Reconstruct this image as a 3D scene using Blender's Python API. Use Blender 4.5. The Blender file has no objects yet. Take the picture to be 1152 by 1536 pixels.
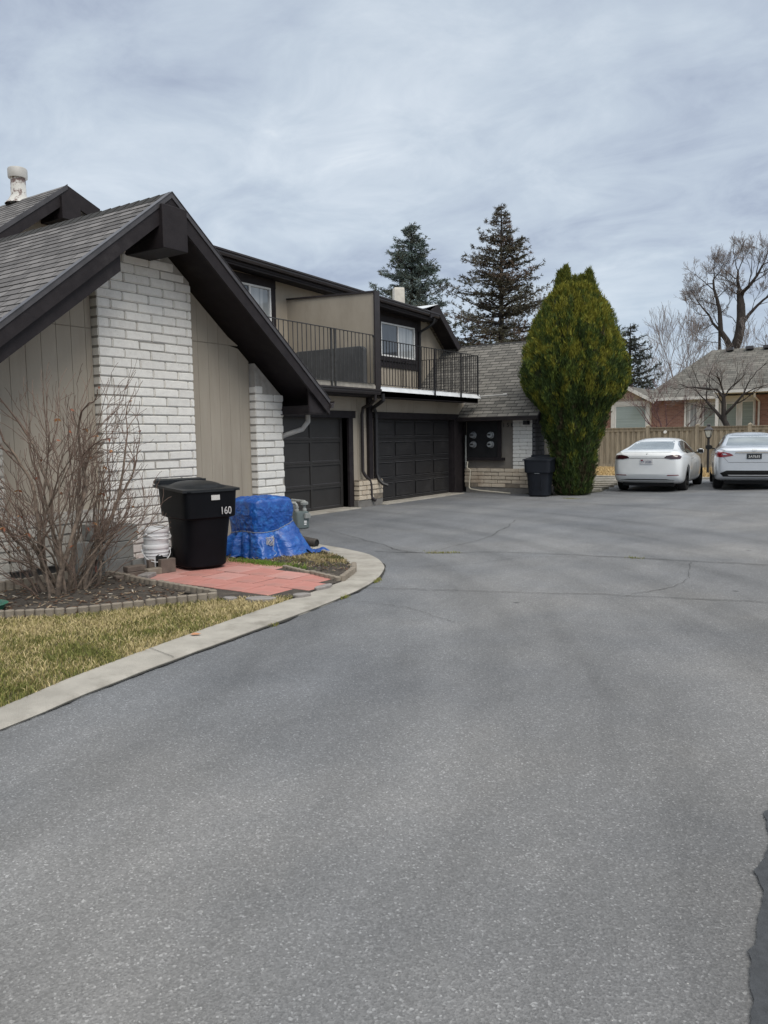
import bpy, bmesh, math, random
from mathutils import Vector, Matrix, noise as mnoise
from mathutils.bvhtree import BVHTree
R=random.Random(7)
rad=math.radians
sc=bpy.context.scene
COL=sc.collection
# ---------------------------------------------------------------- helpers
WM={}
def link(o,parent=None):
    COL.objects.link(o)
    if parent is not None:
        o.parent=parent; WM[o.name]=WM[parent.name]
    return o
def thing(name,label,cat,loc=(0,0,0),rz=0,group=None):
    o=bpy.data.objects.new(name,None); COL.objects.link(o)
    o.empty_display_size=.2
    o.location=loc; o.rotation_euler=(0,0,rz)
    WM[o.name]=Matrix.Translation(Vector(loc))@Matrix.Rotation(rz,4,'Z')
    o['label']=label; o['category']=cat
    if group: o['group']=group
    return o
def tag(o,label=None,cat=None,group=None,kind=None):
    if label: o['label']=label
    if cat: o['category']=cat
    if group: o['group']=group
    if kind: o['kind']=kind
    return o
class MB:
    """collects faces; build() links them as one mesh"""
    def __init__(s): s.v=[];s.f=[];s.uv={};s.col=None
    def add(s,vs,fs):
        n=len(s.v); s.v+= [tuple(p) for p in vs]; s.f+=[tuple(i+n for i in f) for f in fs]; return n
    def box(s,x0,x1,y0,y1,z0,z1):
        if x0>x1:x0,x1=x1,x0
        if y0>y1:y0,y1=y1,y0
        if z0>z1:z0,z1=z1,z0
        s.add([(x0,y0,z0),(x1,y0,z0),(x1,y1,z0),(x0,y1,z0),(x0,y0,z1),(x1,y0,z1),(x1,y1,z1),(x0,y1,z1)],
              [(3,2,1,0),(4,5,6,7),(0,1,5,4),(1,2,6,5),(2,3,7,6),(3,0,4,7)])
    def obox(s,c,ax,ay,az,hx,hy,hz):
        c=Vector(c);ax=Vector(ax).normalized();ay=Vector(ay).normalized();az=Vector(az).normalized()
        P=[c+ax*hx*i+ay*hy*j+az*hz*k for k in(-1,1) for i,j in((-1,-1),(1,-1),(1,1),(-1,1))]
        s.add(P,[(3,2,1,0),(4,5,6,7),(0,1,5,4),(1,2,6,5),(2,3,7,6),(3,0,4,7)])
    def beam(s,a,b,w,h,up=(0,0,1)):
        a=Vector(a);b=Vector(b);d=(b-a);L=d.length;d.normalize()
        u=Vector(up);sd=d.cross(u)
        if sd.length<1e-4: sd=d.cross(Vector((1,0,0)))
        sd.normalize();u=sd.cross(d).normalized()
        s.obox((a+b)/2,d,sd,u,L/2,w/2,h/2)
    def tube(s,pts,rs,n=8,cap=True):
        pts=[Vector(p) for p in pts]
        if not hasattr(rs,'__len__'): rs=[rs]*len(pts)
        rings=[];pu=None
        for i,p in enumerate(pts):
            d=(pts[min(i+1,len(pts)-1)]-pts[max(i-1,0)])
            if d.length<1e-9:d=Vector((0,0,1))
            d.normalize()
            if pu is None:
                a=Vector((0,0,1)) if abs(d.z)<.9 else Vector((1,0,0))
                u=d.cross(a).normalized()
            else:
                u=(pu-d*pu.dot(d))
                if u.length<1e-6:u=d.cross(Vector((0,0,1)))
                u.normalize()
            pu=u;w=d.cross(u)
            rings.append([p+(u*math.cos(2*math.pi*k/n)+w*math.sin(2*math.pi*k/n))*rs[i] for k in range(n)])
        vs=[q for r in rings for q in r];fs=[]
        for i in range(len(pts)-1):
            for k in range(n):
                a=i*n+k;b=i*n+(k+1)%n
                fs.append((a,b,b+n,a+n))
        if cap:
            fs.append(tuple(range(n-1,-1,-1)));m=(len(pts)-1)*n;fs.append(tuple(range(m,m+n)))
        s.add(vs,fs)
    def lathe(s,prof,c=(0,0,0),n=24,axis='z'):
        c=Vector(c);vs=[];fs=[]
        for r,z in prof:
            for k in range(n):
                a=2*math.pi*k/n
                p=(r*math.cos(a),r*math.sin(a),z)
                if axis=='x':p=(z,r*math.cos(a),r*math.sin(a))
                if axis=='y':p=(r*math.sin(a),z,r*math.cos(a))
                vs.append(c+Vector(p))
        for i in range(len(prof)-1):
            for k in range(n):
                a=i*n+k;b=i*n+(k+1)%n
                fs.append((a,b,b+n,a+n))
        s.add(vs,fs)
    def prism(s,poly,z0,z1):
        n=len(poly);s.add([(x,y,z0) for x,y in poly]+[(x,y,z1) for x,y in poly],
          [tuple(range(n-1,-1,-1)),tuple(range(n,2*n))]+[(i,(i+1)%n,(i+1)%n+n,i+n) for i in range(n)])
    def quad(s,a,b,c,d,uv=None):
        n=s.add([a,b,c,d],[(0,1,2,3)])
        if uv: s.uv[len(s.f)-1]=uv
    def slab(s,P,t):
        """convex polygon P (list of 3D points) thickened by vector t"""
        n=len(P);t=Vector(t);P=[Vector(p) for p in P]
        s.add(P+[p+t for p in P],[tuple(range(n-1,-1,-1)),tuple(range(n,2*n))]+[(i,(i+1)%n,(i+1)%n+n,i+n) for i in range(n)])
    def build(s,name,mat,parent=None,world=True,smooth=False,bevel=0,seg=1,cols=None,fix=True):
        me=bpy.data.meshes.new(name)
        vs=s.v
        if parent is not None and world:
            M=WM[parent.name].inverted();vs=[M@Vector(p) for p in vs]
        me.from_pydata([tuple(p) for p in vs],[],s.f)
        if s.uv:
            ul=me.uv_layers.new(name='UVMap')
            for fi,uv in s.uv.items():
                p=me.polygons[fi]
                for li,u in zip(p.loop_indices,uv): ul.data[li].uv=u
        if cols is not None:
            ca=me.color_attributes.new('Col','FLOAT_COLOR','POINT')
            flat=[]
            for c in cols: flat+= [c[0],c[1],c[2],1]
            ca.data.foreach_set('color',flat)
        if bevel or fix:
            bm=bmesh.new();bm.from_mesh(me)
            if fix and not s.uv and len(s.f)<60000: bmesh.ops.recalc_face_normals(bm,faces=bm.faces)
            if bevel: bmesh.ops.bevel(bm,geom=bm.edges[:]+bm.verts[:],offset=bevel,segments=seg,affect='EDGES',clamp_overlap=True)
            bm.to_mesh(me);bm.free()
        if smooth: me.polygons.foreach_set('use_smooth',[True]*len(me.polygons))
        if mat: me.materials.append(mat)
        o=bpy.data.objects.new(name,me)
        link(o,parent)
        if smooth=='auto':
            me.set_sharp_from_angle(angle=rad(38))
        return o
def copy_tree(o,parent=None):
    c=o.copy();COL.objects.link(c)
    if parent is not None:c.parent=parent
    for ch in list(o.children): copy_tree(ch,c)
    return c
def sstep(a,b,x):
    t=max(0,min(1,(x-a)/(b-a)));return t*t*(3-2*t)
def G(x,y):
    """ground height: the far end of the yard falls gently to the left"""
    return max(0,min(.12,.035*(x+5.6)))*sstep(13,21,y)
def fbm(x,y,z=0,o=4): return mnoise.fractal(Vector((x,y,z)),1.0,2.0,o)
# ---------------------------------------------------------------- materials
def nodes(name):
    m=bpy.data.materials.new(name);m.use_nodes=True;nt=m.node_tree
    return m,nt,nt.nodes['Principled BSDF']
def N(nt,t,**k):
    n=nt.nodes.new(t)
    for a,b in k.items():
        if a in n.inputs.keys() : n.inputs[a].default_value=b
        else: setattr(n,a,b)
    return n
def ramp(nt,fac,stops):
    r=nt.nodes.new('ShaderNodeValToRGB');e=r.color_ramp.elements
    while len(e)<len(stops): e.new(.5)
    for i,(p,c) in enumerate(stops):
        e[i].position=p; e[i].color=(c[0],c[1],c[2],1) if hasattr(c,'__len__') else (c,c,c,1)
    nt.links.new(fac,r.inputs[0]);return r.outputs[0]
def mixc(nt,f,a,b,mode='MIX'):
    m=nt.nodes.new('ShaderNodeMix');m.data_type='RGBA';m.blend_type=mode
    for s,i in((f,0),(a,6),(b,7)):
        if hasattr(s,'is_linked'): nt.links.new(s,m.inputs[i])
        elif i==0: m.inputs[0].default_value=s
        else: m.inputs[i].default_value=(s[0],s[1],s[2],1)
    return m.outputs[2]
def pm(name,c1,c2=None,scale=4,rough=.7,bump=0,bscale=40,metal=0,spec=.5,detail=6,coord='Object',stretch=None,dirt=None,dscale=1.2,dpos=(.55,.75),contrast=(.35,.65),coat=0,tint=None):
    m,nt,b=nodes(name)
    tc=N(nt,'ShaderNodeTexCoord');mp=N(nt,'ShaderNodeMapping')
    nt.links.new(tc.outputs[coord],mp.inputs[0])
    if stretch: mp.inputs['Scale'].default_value=stretch
    c2=c2 or tuple(x*.8 for x in c1)
    nz=N(nt,'ShaderNodeTexNoise',Scale=scale,Detail=detail,Roughness=.6);nt.links.new(mp.outputs[0],nz.inputs[0])
    col=ramp(nt,nz.outputs[0],[(contrast[0],c2),(contrast[1],c1)])
    if dirt:
        n2=N(nt,'ShaderNodeTexNoise',Scale=dscale,Detail=8,Roughness=.65);nt.links.new(mp.outputs[0],n2.inputs[0])
        f=ramp(nt,n2.outputs[0],[(dpos[0],0),(dpos[1],1)])
        col=mixc(nt,f,col,dirt)
    nt.links.new(col,b.inputs['Base Color'])
    b.inputs['Roughness'].default_value=rough;b.inputs['Metallic'].default_value=metal
    b.inputs['Specular IOR Level'].default_value=spec
    if coat: b.inputs['Coat Weight'].default_value=coat;b.inputs['Coat Roughness'].default_value=.05
    if bump:
        n3=N(nt,'ShaderNodeTexNoise',Scale=bscale,Detail=5,Roughness=.6);nt.links.new(mp.outputs[0],n3.inputs[0])
        bp=N(nt,'ShaderNodeBump',Strength=bump,Distance=.01);nt.links.new(n3.outputs[0],bp.inputs['Height']);nt.links.new(bp.outputs[0],b.inputs['Normal'])
    return m
def attr_mat(name,rough=.8,gain=1,trans=0,vscale=0):
    m,nt,b=nodes(name);a=N(nt,'ShaderNodeVertexColor',layer_name='Col')
    nt.links.new(a.outputs[0],b.inputs['Base Color']);b.inputs['Roughness'].default_value=rough
    b.inputs['Specular IOR Level'].default_value=.25
    return m
M={}
M['trim']=pm('dark_brown_paint',(.023,.019,.021),(.015,.012,.014),6,.65,.25,60,spec=.28,dirt=(.05,.045,.045),dscale=2,dpos=(.6,.85))
M['metaltrim']=pm('dark_brown_metal',(.034,.028,.029),(.024,.02,.021),5,.42,.05,30,spec=.45)
M['fascia_metal']=pm('drip_edge_metal',(.075,.07,.075),(.05,.047,.05),5,.4,.05,30)
M['siding']=pm('beige_siding_paint',(.385,.345,.285),(.345,.308,.253),2.2,.82,.25,90,stretch=(1.6,1.6,.22),dirt=(.28,.24,.195),dscale=1.6,dpos=(.50,.78),spec=.3)
M['stucco']=pm('beige_wall_paint',(.37,.325,.265),(.33,.29,.235),2.2,.85,.3,140,dirt=(.27,.235,.19),dscale=1.3,dpos=(.55,.8),stretch=(1,1,.5),spec=.3)
M['door1']=pm('door_brown_paint',(.036,.034,.033),(.030,.028,.027),3,.5,.08,50,spec=.4)
M['door2']=pm('door_dark_steel',(.026,.0255,.027),(.020,.0195,.021),2.2,.45,.1,80,spec=.45,dirt=(.045,.043,.044),dscale=2.2,dpos=(.55,.85))
M['white']=pm('white_paint',(.78,.78,.77),(.68,.68,.67),5,.5)
M['whitemetal']=pm('white_flashing',(.72,.74,.76),(.6,.62,.64),3,.35,.05,20)
M['iron']=pm('black_iron',(.016,.016,.018),(.010,.010,.012),9,.5)
M['concrete']=pm('concrete',(.40,.375,.33),(.30,.28,.245),3.5,.9,.6,120,dirt=(.20,.185,.155),dscale=2.3,dpos=(.50,.72))
M['footing']=pm('footing_concrete',(.2,.19,.175),(.15,.14,.13),6,.9,.6,80)
M['cinder']=pm('cinder_block',(.26,.26,.245),(.20,.20,.19),9,.95,.8,150)
M['edger']=pm('edger_concrete',(.29,.25,.2),(.2,.17,.135),7,.9,.8,120,dirt=(.13,.115,.095),dscale=4)
M['binblack']=pm('black_bin_plastic',(.005,.006,.0085),(.0035,.0042,.006),4,.48,.12,220,spec=.14)
M['binlid']=pm('bin_lid_plastic',(.013,.015,.018),(.009,.011,.013),4,.45,.12,220,spec=.35)
M['binnavy']=pm('navy_bin_plastic',(.011,.014,.020),(.008,.010,.015),4,.45,.12,220,spec=.35)
M['bucket']=pm('bucket_plastic',(.76,.77,.78),(.68,.69,.7),4,.38,.03,30,dirt=(.55,.54,.5),dscale=5,dpos=(.62,.8))
M['black']=pm('black_void',(.004,.004,.004),(.003,.003,.003),4,.8)
M['gas']=pm('meter_grey_paint',(.135,.165,.165),(.10,.125,.125),7,.5,.1,60,metal=.1)
M['pipegrey']=pm('pipe_grey_paint',(.32,.33,.32),(.22,.23,.22),12,.55)
M['plasticgrey']=pm('downspout_paint',(.45,.44,.42),(.38,.37,.35),5,.5)
M['drain']=pm('corrugated_drain_plastic',(.055,.045,.038),(.035,.03,.025),9,.7)
M['rubber']=pm('tyre_rubber',(.012,.012,.012),(.008,.008,.008),9,.85)
M['rim']=pm('wheel_alloy',(.25,.26,.27),(.2,.21,.22),9,.3,metal=.9)
M['rimdark']=pm('wheel_dark_alloy',(.05,.05,.052),(.04,.04,.042),9,.35,metal=.8)
M['bark']=pm('bark_grey_brown',(.085,.07,.06),(.04,.032,.028),8,.95,.8,60,stretch=(1,1,.25))
M['barkdark']=pm('bark_dark',(.045,.038,.035),(.022,.018,.017),8,.95,.8,60,stretch=(1,1,.25))
M['paver']=pm('red_concrete_paver',(.50,.225,.19),(.41,.175,.145),4,.88,.5,130,dirt=(.22,.14,.12),dscale=2.6,dpos=(.5,.8))
M['paverp']=pm('faded_pink_paver',(.54,.28,.245),(.45,.225,.195),4,.88,.5,130,dirt=(.25,.17,.15),dscale=2.6,dpos=(.5,.8))
M['stone']=pm('grey_slab_stone',(.31,.285,.27),(.21,.195,.185),6,.9,.7,90,dirt=(.12,.11,.10),dscale=5)
M['brownstone']=pm('brown_block_stone',(.17,.135,.11),(.12,.095,.08),9,.9,.7,110)
def brick_mat(name,c1,c2,dirt,dpos=(.55,.8)):
    m,nt,b=nodes(name)
    tc=N(nt,'ShaderNodeTexCoord')
    geo=N(nt,'ShaderNodeNewGeometry')
    nz=N(nt,'ShaderNodeTexNoise',Scale=14,Detail=6,Roughness=.65);nt.links.new(tc.outputs['Object'],nz.inputs[0])
    c=ramp(nt,nz.outputs[0],[(.3,c2),(.6,c1)])
    rr=ramp(nt,geo.outputs['Random Per Island'],[(0,.90),(1,1.0)])
    c=mixc(nt,1.0,c,rr,'MULTIPLY')
    n2=N(nt,'ShaderNodeTexNoise',Scale=1.6,Detail=8,Roughness=.7);nt.links.new(tc.outputs['Object'],n2.inputs[0])
    c=mixc(nt,ramp(nt,n2.outputs[0],[(dpos[0],0),(dpos[1],1)]),c,dirt)
    n4=N(nt,'ShaderNodeTexNoise',Scale=55,Detail=4,Roughness=.7);nt.links.new(tc.outputs['Object'],n4.inputs[0])
    c=mixc(nt,ramp(nt,n4.outputs[0],[(.62,0),(.72,.9)]),c,tuple(x*.6 for x in dirt))
    nt.links.new(c,b.inputs['Base Color']);b.inputs['Roughness'].default_value=.8;b.inputs['Specular IOR Level'].default_value=.3
    n3=N(nt,'ShaderNodeTexNoise',Scale=38,Detail=6,Roughness=.7);nt.links.new(tc.outputs['Object'],n3.inputs[0])
    bp=N(nt,'ShaderNodeBump',Strength=.55,Distance=.012);nt.links.new(n3.outputs[0],bp.inputs['Height']);nt.links.new(bp.outputs[0],b.inputs['Normal'])
    return m
M['brickw']=brick_mat('white_painted_block',(.84,.825,.78),(.76,.74,.70),(.58,.555,.51),(.62,.9))
M['brickcream']=brick_mat('worn_cream_block',(.64,.56,.45),(.54,.46,.36),(.40,.31,.23),(.5,.75))
M['brickdirty']=brick_mat('grey_worn_white_block',(.60,.58,.53),(.48,.46,.42),(.30,.28,.245),(.45,.7))
M['mortar']=pm('mortar',(.40,.38,.35),(.30,.285,.26),9,.95,.5,100)
M['mortard']=pm('mortar_cream',(.26,.22,.17),(.18,.15,.12),9,.95,.5,100)
def shingle_mat(name,c1,c2,w=.30,h=.14,line=.06):
    m,nt,b=nodes(name);tc=N(nt,'ShaderNodeTexCoord')
    bt=N(nt,'ShaderNodeTexBrick');bt.offset=.37;bt.squash=1;bt.inputs['Scale'].default_value=1
    bt.inputs['Brick Width'].default_value=w;bt.inputs['Row Height'].default_value=h
    bt.inputs['Mortar Size'].default_value=.010;bt.inputs['Mortar Smooth'].default_value=.3;bt.inputs['Bias'].default_value=-.1
    bt.inputs['Color1'].default_value=(*c1,1);bt.inputs['Color2'].default_value=(*c2,1);bt.inputs['Mortar'].default_value=(line*.45,line*.44,line*.43,1)
    n0=N(nt,'ShaderNodeTexNoise',Scale=3,Detail=3);nt.links.new(tc.outputs['UV'],n0.inputs[0])
    va=N(nt,'ShaderNodeVectorMath',operation='MULTIPLY_ADD');nt.links.new(n0.outputs[1],va.inputs[0]);va.inputs[1].default_value=(.02,.008,0);nt.links.new(tc.outputs['UV'],va.inputs[2])
    nt.links.new(va.outputs[0],bt.inputs[0])
    nz=N(nt,'ShaderNodeTexNoise',Scale=2.2,Detail=8,Roughness=.7);nt.links.new(tc.outputs['UV'],nz.inputs[0])
    g=N(nt,'ShaderNodeTexNoise',Scale=160,Detail=3,Roughness=.7);nt.links.new(tc.outputs['UV'],g.inputs[0])
    c=mixc(nt,1,bt.outputs[0],ramp(nt,nz.outputs[0],[(.3,.75),(.7,1.12)]),'MULTIPLY')
    c=mixc(nt,1,c,ramp(nt,g.outputs[0],[(.3,.6),(.7,1.35)]),'MULTIPLY')
    nt.links.new(c,b.inputs['Base Color']);b.inputs['Roughness'].default_value=.92;b.inputs['Specular IOR Level'].default_value=.25
    mx=N(nt,'ShaderNodeMath',operation='MULTIPLY_ADD');nt.links.new(bt.outputs[1],mx.inputs[0]);mx.inputs[1].default_value=-1.2;nt.links.new(g.outputs[0],mx.inputs[2])
    bp=N(nt,'ShaderNodeBump',Strength=.6,Distance=.006);nt.links.new(mx.outputs[0],bp.inputs['Height']);nt.links.new(bp.outputs[0],b.inputs['Normal'])
    return m
M['shingle']=shingle_mat('grey_asphalt_shingle',(.205,.195,.192),(.105,.10,.10),line=.09)
M['shingle2']=shingle_mat('brown_grey_shingle',(.21,.198,.178),(.115,.11,.10),line=.09)
M['shinglefar']=shingle_mat('neighbour_shingle',(.20,.19,.17),(.115,.112,.10),w=.5,h=.2)
def asphalt_mat():
    m,nt,b=nodes('worn_asphalt');tc=N(nt,'ShaderNodeTexCoord');o=tc.outputs['Object']
    def nz(s,d=6,r=.6,st=None):
        n=N(nt,'ShaderNodeTexNoise',Scale=s,Detail=d,Roughness=r)
        if st:
            mp=N(nt,'ShaderNodeMapping');mp.inputs['Scale'].default_value=st;nt.links.new(o,mp.inputs[0]);nt.links.new(mp.outputs[0],n.inputs[0])
        else: nt.links.new(o,n.inputs[0])
        return n.outputs[0]
    base=ramp(nt,nz(.35,5,.55),[(.36,(.134,.138,.145)),(.5,(.160,.162,.165)),(.62,(.192,.190,.187))])
    # wear: bleached patches toward the right, sealed dark swathes
    base=mixc(nt,1,base,ramp(nt,nz(1.3,6,.65,(1,.45,1)),[(.3,.84),(.7,1.14)]),'MULTIPLY')
    sep=N(nt,'ShaderNodeSeparateXYZ');nt.links.new(o,sep.inputs[0])
    # tyre sweeps round the bend
    dd=N(nt,'ShaderNodeVectorMath',operation='DISTANCE');nt.links.new(o,dd.inputs[0]);dd.inputs[1].default_value=(-13,-1,0)
    cbx=N(nt,'ShaderNodeCombineXYZ');nt.links.new(dd.outputs['Value'],cbx.inputs[0]);sy=N(nt,'ShaderNodeMath',operation='MULTIPLY');nt.links.new(sep.outputs[1],sy.inputs[0]);sy.inputs[1].default_value=.16;nt.links.new(sy.outputs[0],cbx.inputs[1])
    tn=N(nt,'ShaderNodeTexNoise',Scale=1.5,Detail=3,Roughness=.5);nt.links.new(cbx.outputs[0],tn.inputs[0])
    base=mixc(nt,1,base,ramp(nt,tn.outputs[0],[(.36,.86),(.47,1.0),(.62,1.10)]),'MULTIPLY')
    rx=N(nt,'ShaderNodeMapRange');nt.links.new(sep.outputs[0],rx.inputs[0]);rx.inputs[1].default_value=-4.5;rx.inputs[2].default_value=1.0;rx.inputs[3].default_value=0;rx.inputs[4].default_value=1
    base=mixc(nt,1,base,ramp(nt,rx.outputs[0],[(0,(.95,.97,1.0)),(1,(1.12,1.08,1.03))]),'MULTIPLY')
    # aggregate
    v=N(nt,'ShaderNodeTexVoronoi',Scale=135);nt.links.new(o,v.inputs[0])
    vc=N(nt,'ShaderNodeSeparateColor');nt.links.new(v.outputs['Color'],vc.inputs[0])
    agg=ramp(nt,vc.outputs[0],[(0,.70),(.45,.92),(.8,1.08),(.94,1.30),(1,1.95)])
    fine=ramp(nt,nz(420,3,.7),[(.3,.74),(.7,1.26)])
    base=mixc(nt,.8,base,agg,'MULTIPLY');base=mixc(nt,.8,base,fine,'MULTIPLY')
    v2=N(nt,'ShaderNodeTexVoronoi',Scale=42);nt.links.new(o,v2.inputs[0])
    vc2=N(nt,'ShaderNodeSeparateColor');nt.links.new(v2.outputs['Color'],vc2.inputs[0])
    near=N(nt,'ShaderNodeMath',operation='LESS_THAN');nt.links.new(v2.outputs['Distance'],near.inputs[0]);near.inputs[1].default_value=.10
    pick=N(nt,'ShaderNodeMath',operation='GREATER_THAN');nt.links.new(vc2.outputs[1],pick.inputs[0]);pick.inputs[1].default_value=.95
    f=N(nt,'ShaderNodeMath',operation='MULTIPLY');nt.links.new(near.outputs[0],f.inputs[0]);nt.links.new(pick.outputs[0],f.inputs[1])
    base=mixc(nt,f.outputs[0],base,(.42,.41,.38))
    # dark oil spots
    v3=N(nt,'ShaderNodeTexVoronoi',Scale=1.1);nt.links.new(o,v3.inputs[0])
    sp=ramp(nt,v3.outputs['Distance'],[(.02,.75),(.045,0)]);base=mixc(nt,sp,base,(.05,.05,.052))
    nt.links.new(base,b.inputs['Base Color']);b.inputs['Roughness'].default_value=.85;b.inputs['Specular IOR Level'].default_value=.35
    h=N(nt,'ShaderNodeMath',operation='ADD');nt.links.new(v.outputs['Distance'],h.inputs[0]);nt.links.new(nz(90,4,.7),h.inputs[1])
    bp=N(nt,'ShaderNodeBump',Strength=.55,Distance=.006);nt.links.new(h.outputs[0],bp.inputs['Height']);nt.links.new(bp.outputs[0],b.inputs['Normal'])
    return m
M['asphalt']=asphalt_mat()
M['asphaltdark']=pm('fresh_dark_asphalt',(.058,.062,.068),(.04,.043,.047),30,.85,.6,160)
M['crack']=pm('crack_dirt',(.045,.042,.034),(.025,.023,.02),12,.95,.4,60)
M['soil']=pm('dark_soil',(.075,.062,.05),(.035,.029,.024),14,.98,1,60,dirt=(.12,.10,.08),dscale=9,dpos=(.55,.75))
M['thatch']=pm('lawn_thatch',(.13,.115,.05),(.07,.065,.025),10,.98,.8,60)
M['deadgrass']=pm('dormant_grass_ground',(.42,.31,.155),(.27,.19,.09),3,.98,.9,40,dirt=(.16,.13,.06),dscale=2)
M['gravel']=pm('gravel_bed',(.10,.10,.07),(.05,.05,.035),22,.95,.9,60)
M['blade']=attr_mat('grass_blade',.85)
M['foliage']=attr_mat('foliage',.8)
# ---------------------------------------------------------------- camera
HEAD=rad(34);ROLL=.015;F=1176.;PIT=math.atan((768-655)/F)
cd=bpy.data.cameras.new('camera');cam=bpy.data.objects.new('camera',cd);COL.objects.link(cam)
cd.sensor_fit='VERTICAL';cd.sensor_height=36;cd.lens=36*F/1536;cd.clip_end=3000;cd.clip_start=.05
fh=Vector((-math.sin(HEAD),math.cos(HEAD),0));r0=Vector((math.cos(HEAD),math.sin(HEAD),0));zz=Vector((0,0,1))
fw=fh*math.cos(PIT)-zz*math.sin(PIT);u0=zz*math.cos(PIT)+fh*math.sin(PIT)
rt=r0*math.cos(ROLL)-u0*math.sin(ROLL);up=u0*math.cos(ROLL)+r0*math.sin(ROLL)
cam.matrix_world=Matrix(((rt.x,up.x,-fw.x,0),(rt.y,up.y,-fw.y,0),(rt.z,up.z,-fw.z,1.6),(0,0,0,1)))
sc.camera=cam
# ---------------------------------------------------------------- sky and sun
w=bpy.data.worlds.new('World');sc.world=w;w.use_nodes=True;nt=w.node_tree;bg=nt.nodes['Background']
SUN_EL,SUN_AZ=rad(52),rad(118)      # azimuth clockwise from +Y
sky=N(nt,'ShaderNodeTexSky',sky_type='NISHITA',sun_disc=False);sky.sun_elevation=SUN_EL;sky.sun_rotation=SUN_AZ
tc=N(nt,'ShaderNodeTexCoord');sep=N(nt,'ShaderNodeSeparateXYZ');nt.links.new(tc.outputs['Generated'],sep.inputs[0])
zc=N(nt,'ShaderNodeMath',operation='MAXIMUM');nt.links.new(sep.outputs[2],zc.inputs[0]);zc.inputs[1].default_value=0
za=N(nt,'ShaderNodeMath',operation='ADD');nt.links.new(zc.outputs[0],za.inputs[0]);za.inputs[1].default_value=.16
dv=N(nt,'ShaderNodeVectorMath',operation='DIVIDE');nt.links.new(tc.outputs['Generated'],dv.inputs[0])
cb=N(nt,'ShaderNodeCombineXYZ');[nt.links.new(za.outputs[0],cb.inputs[i]) for i in range(3)];nt.links.new(cb.outputs[0],dv.inputs[1])
def cl(scale,det,ro,rot,st,dist=0):
    mp=N(nt,'ShaderNodeMapping');mp.inputs['Scale'].default_value=st;mp.inputs['Rotation'].default_value=(0,0,rad(rot));nt.links.new(dv.outputs[0],mp.inputs[0])
    n=N(nt,'ShaderNodeTexNoise',Scale=scale,Detail=det,Roughness=ro,Distortion=dist);nt.links.new(mp.outputs[0],n.inputs[0]);return n.outputs[0]
a=cl(1.0,7,.54,34,(1,1.0,.5),.3);b_=cl(3.0,9,.60,20,(1,1.15,.5),.6)
mx=N(nt,'ShaderNodeMath',operation='MULTIPLY_ADD');nt.links.new(b_,mx.inputs[0]);mx.inputs[1].default_value=.42
m2=N(nt,'ShaderNodeMath',operation='MULTIPLY');nt.links.new(a,m2.inputs[0]);m2.inputs[1].default_value=.62;nt.links.new(m2.outputs[0],mx.inputs[2])
cloud=ramp(nt,mx.outputs[0],[(.40,(.30,.345,.435)),(.49,(.385,.44,.52)),(.56,(.44,.50,.57)),(.65,(.53,.585,.645)),(.75,(.68,.72,.75))])
hz=ramp(nt,sep.outputs[2],[(0,(.42,.49,.58)),(.10,(.37,.45,.55)),(.3,(.36,.44,.54))])
hf=ramp(nt,sep.outputs[2],[(.02,.7),(.22,0)])
cloud=mixc(nt,hf,cloud,hz)
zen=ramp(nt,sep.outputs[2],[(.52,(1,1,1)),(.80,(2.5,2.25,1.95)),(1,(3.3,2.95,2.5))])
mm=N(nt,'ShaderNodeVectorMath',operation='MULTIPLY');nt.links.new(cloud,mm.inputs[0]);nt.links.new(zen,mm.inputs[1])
sk=N(nt,'ShaderNodeVectorMath',operation='SCALE');nt.links.new(sky.outputs[0],sk.inputs[0]);sk.inputs['Scale'].default_value=.10
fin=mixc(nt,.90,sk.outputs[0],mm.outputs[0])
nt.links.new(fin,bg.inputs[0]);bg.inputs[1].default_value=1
sd=bpy.data.lights.new('sun','SUN');sd.energy=1.5;sd.angle=rad(35);sd.color=(1,.94,.85)
so=bpy.data.objects.new('sun',sd);COL.objects.link(so)
sdir=Vector((math.sin(SUN_AZ)*math.cos(SUN_EL),math.cos(SUN_AZ)*math.cos(SUN_EL),math.sin(SUN_EL)))
so.rotation_euler=sdir.to_track_quat('Z','Y').to_euler();so.location=(20,-20,40)
sc.view_settings.view_transform='Standard';sc.view_settings.look='None';sc.view_settings.exposure=0.42;sc.view_settings.gamma=1
# ---------------------------------------------------------------- ground
def sheet(name,x0,x1,y0,y1,nx,ny,z,mat,zf=None,kind='structure'):
    mb=MB();vs=[];fs=[]
    for j in range(ny+1):
        for i in range(nx+1):
            x=x0+(x1-x0)*i/nx;y=y0+(y1-y0)*j/ny;vs.append((x,y,z+(zf(x,y) if zf else G(x,y))))
    for j in range(ny):
        for i in range(nx):
            a=j*(nx+1)+i;fs.append((a,a+1,a+nx+2,a+nx+1))
    mb.add(vs,fs);o=mb.build(name,mat,smooth=True,fix=False);tag(o,kind=kind);return o
sheet('ground',-900,900,-900,900,2,2,-.06,M['deadgrass'],lambda x,y:0)
sheet('driveway',-12.6,26,-12,28.2,120,120,0,M['asphalt'],lambda x,y:G(x,y)+.006*fbm(x*.25,y*.25))
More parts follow.
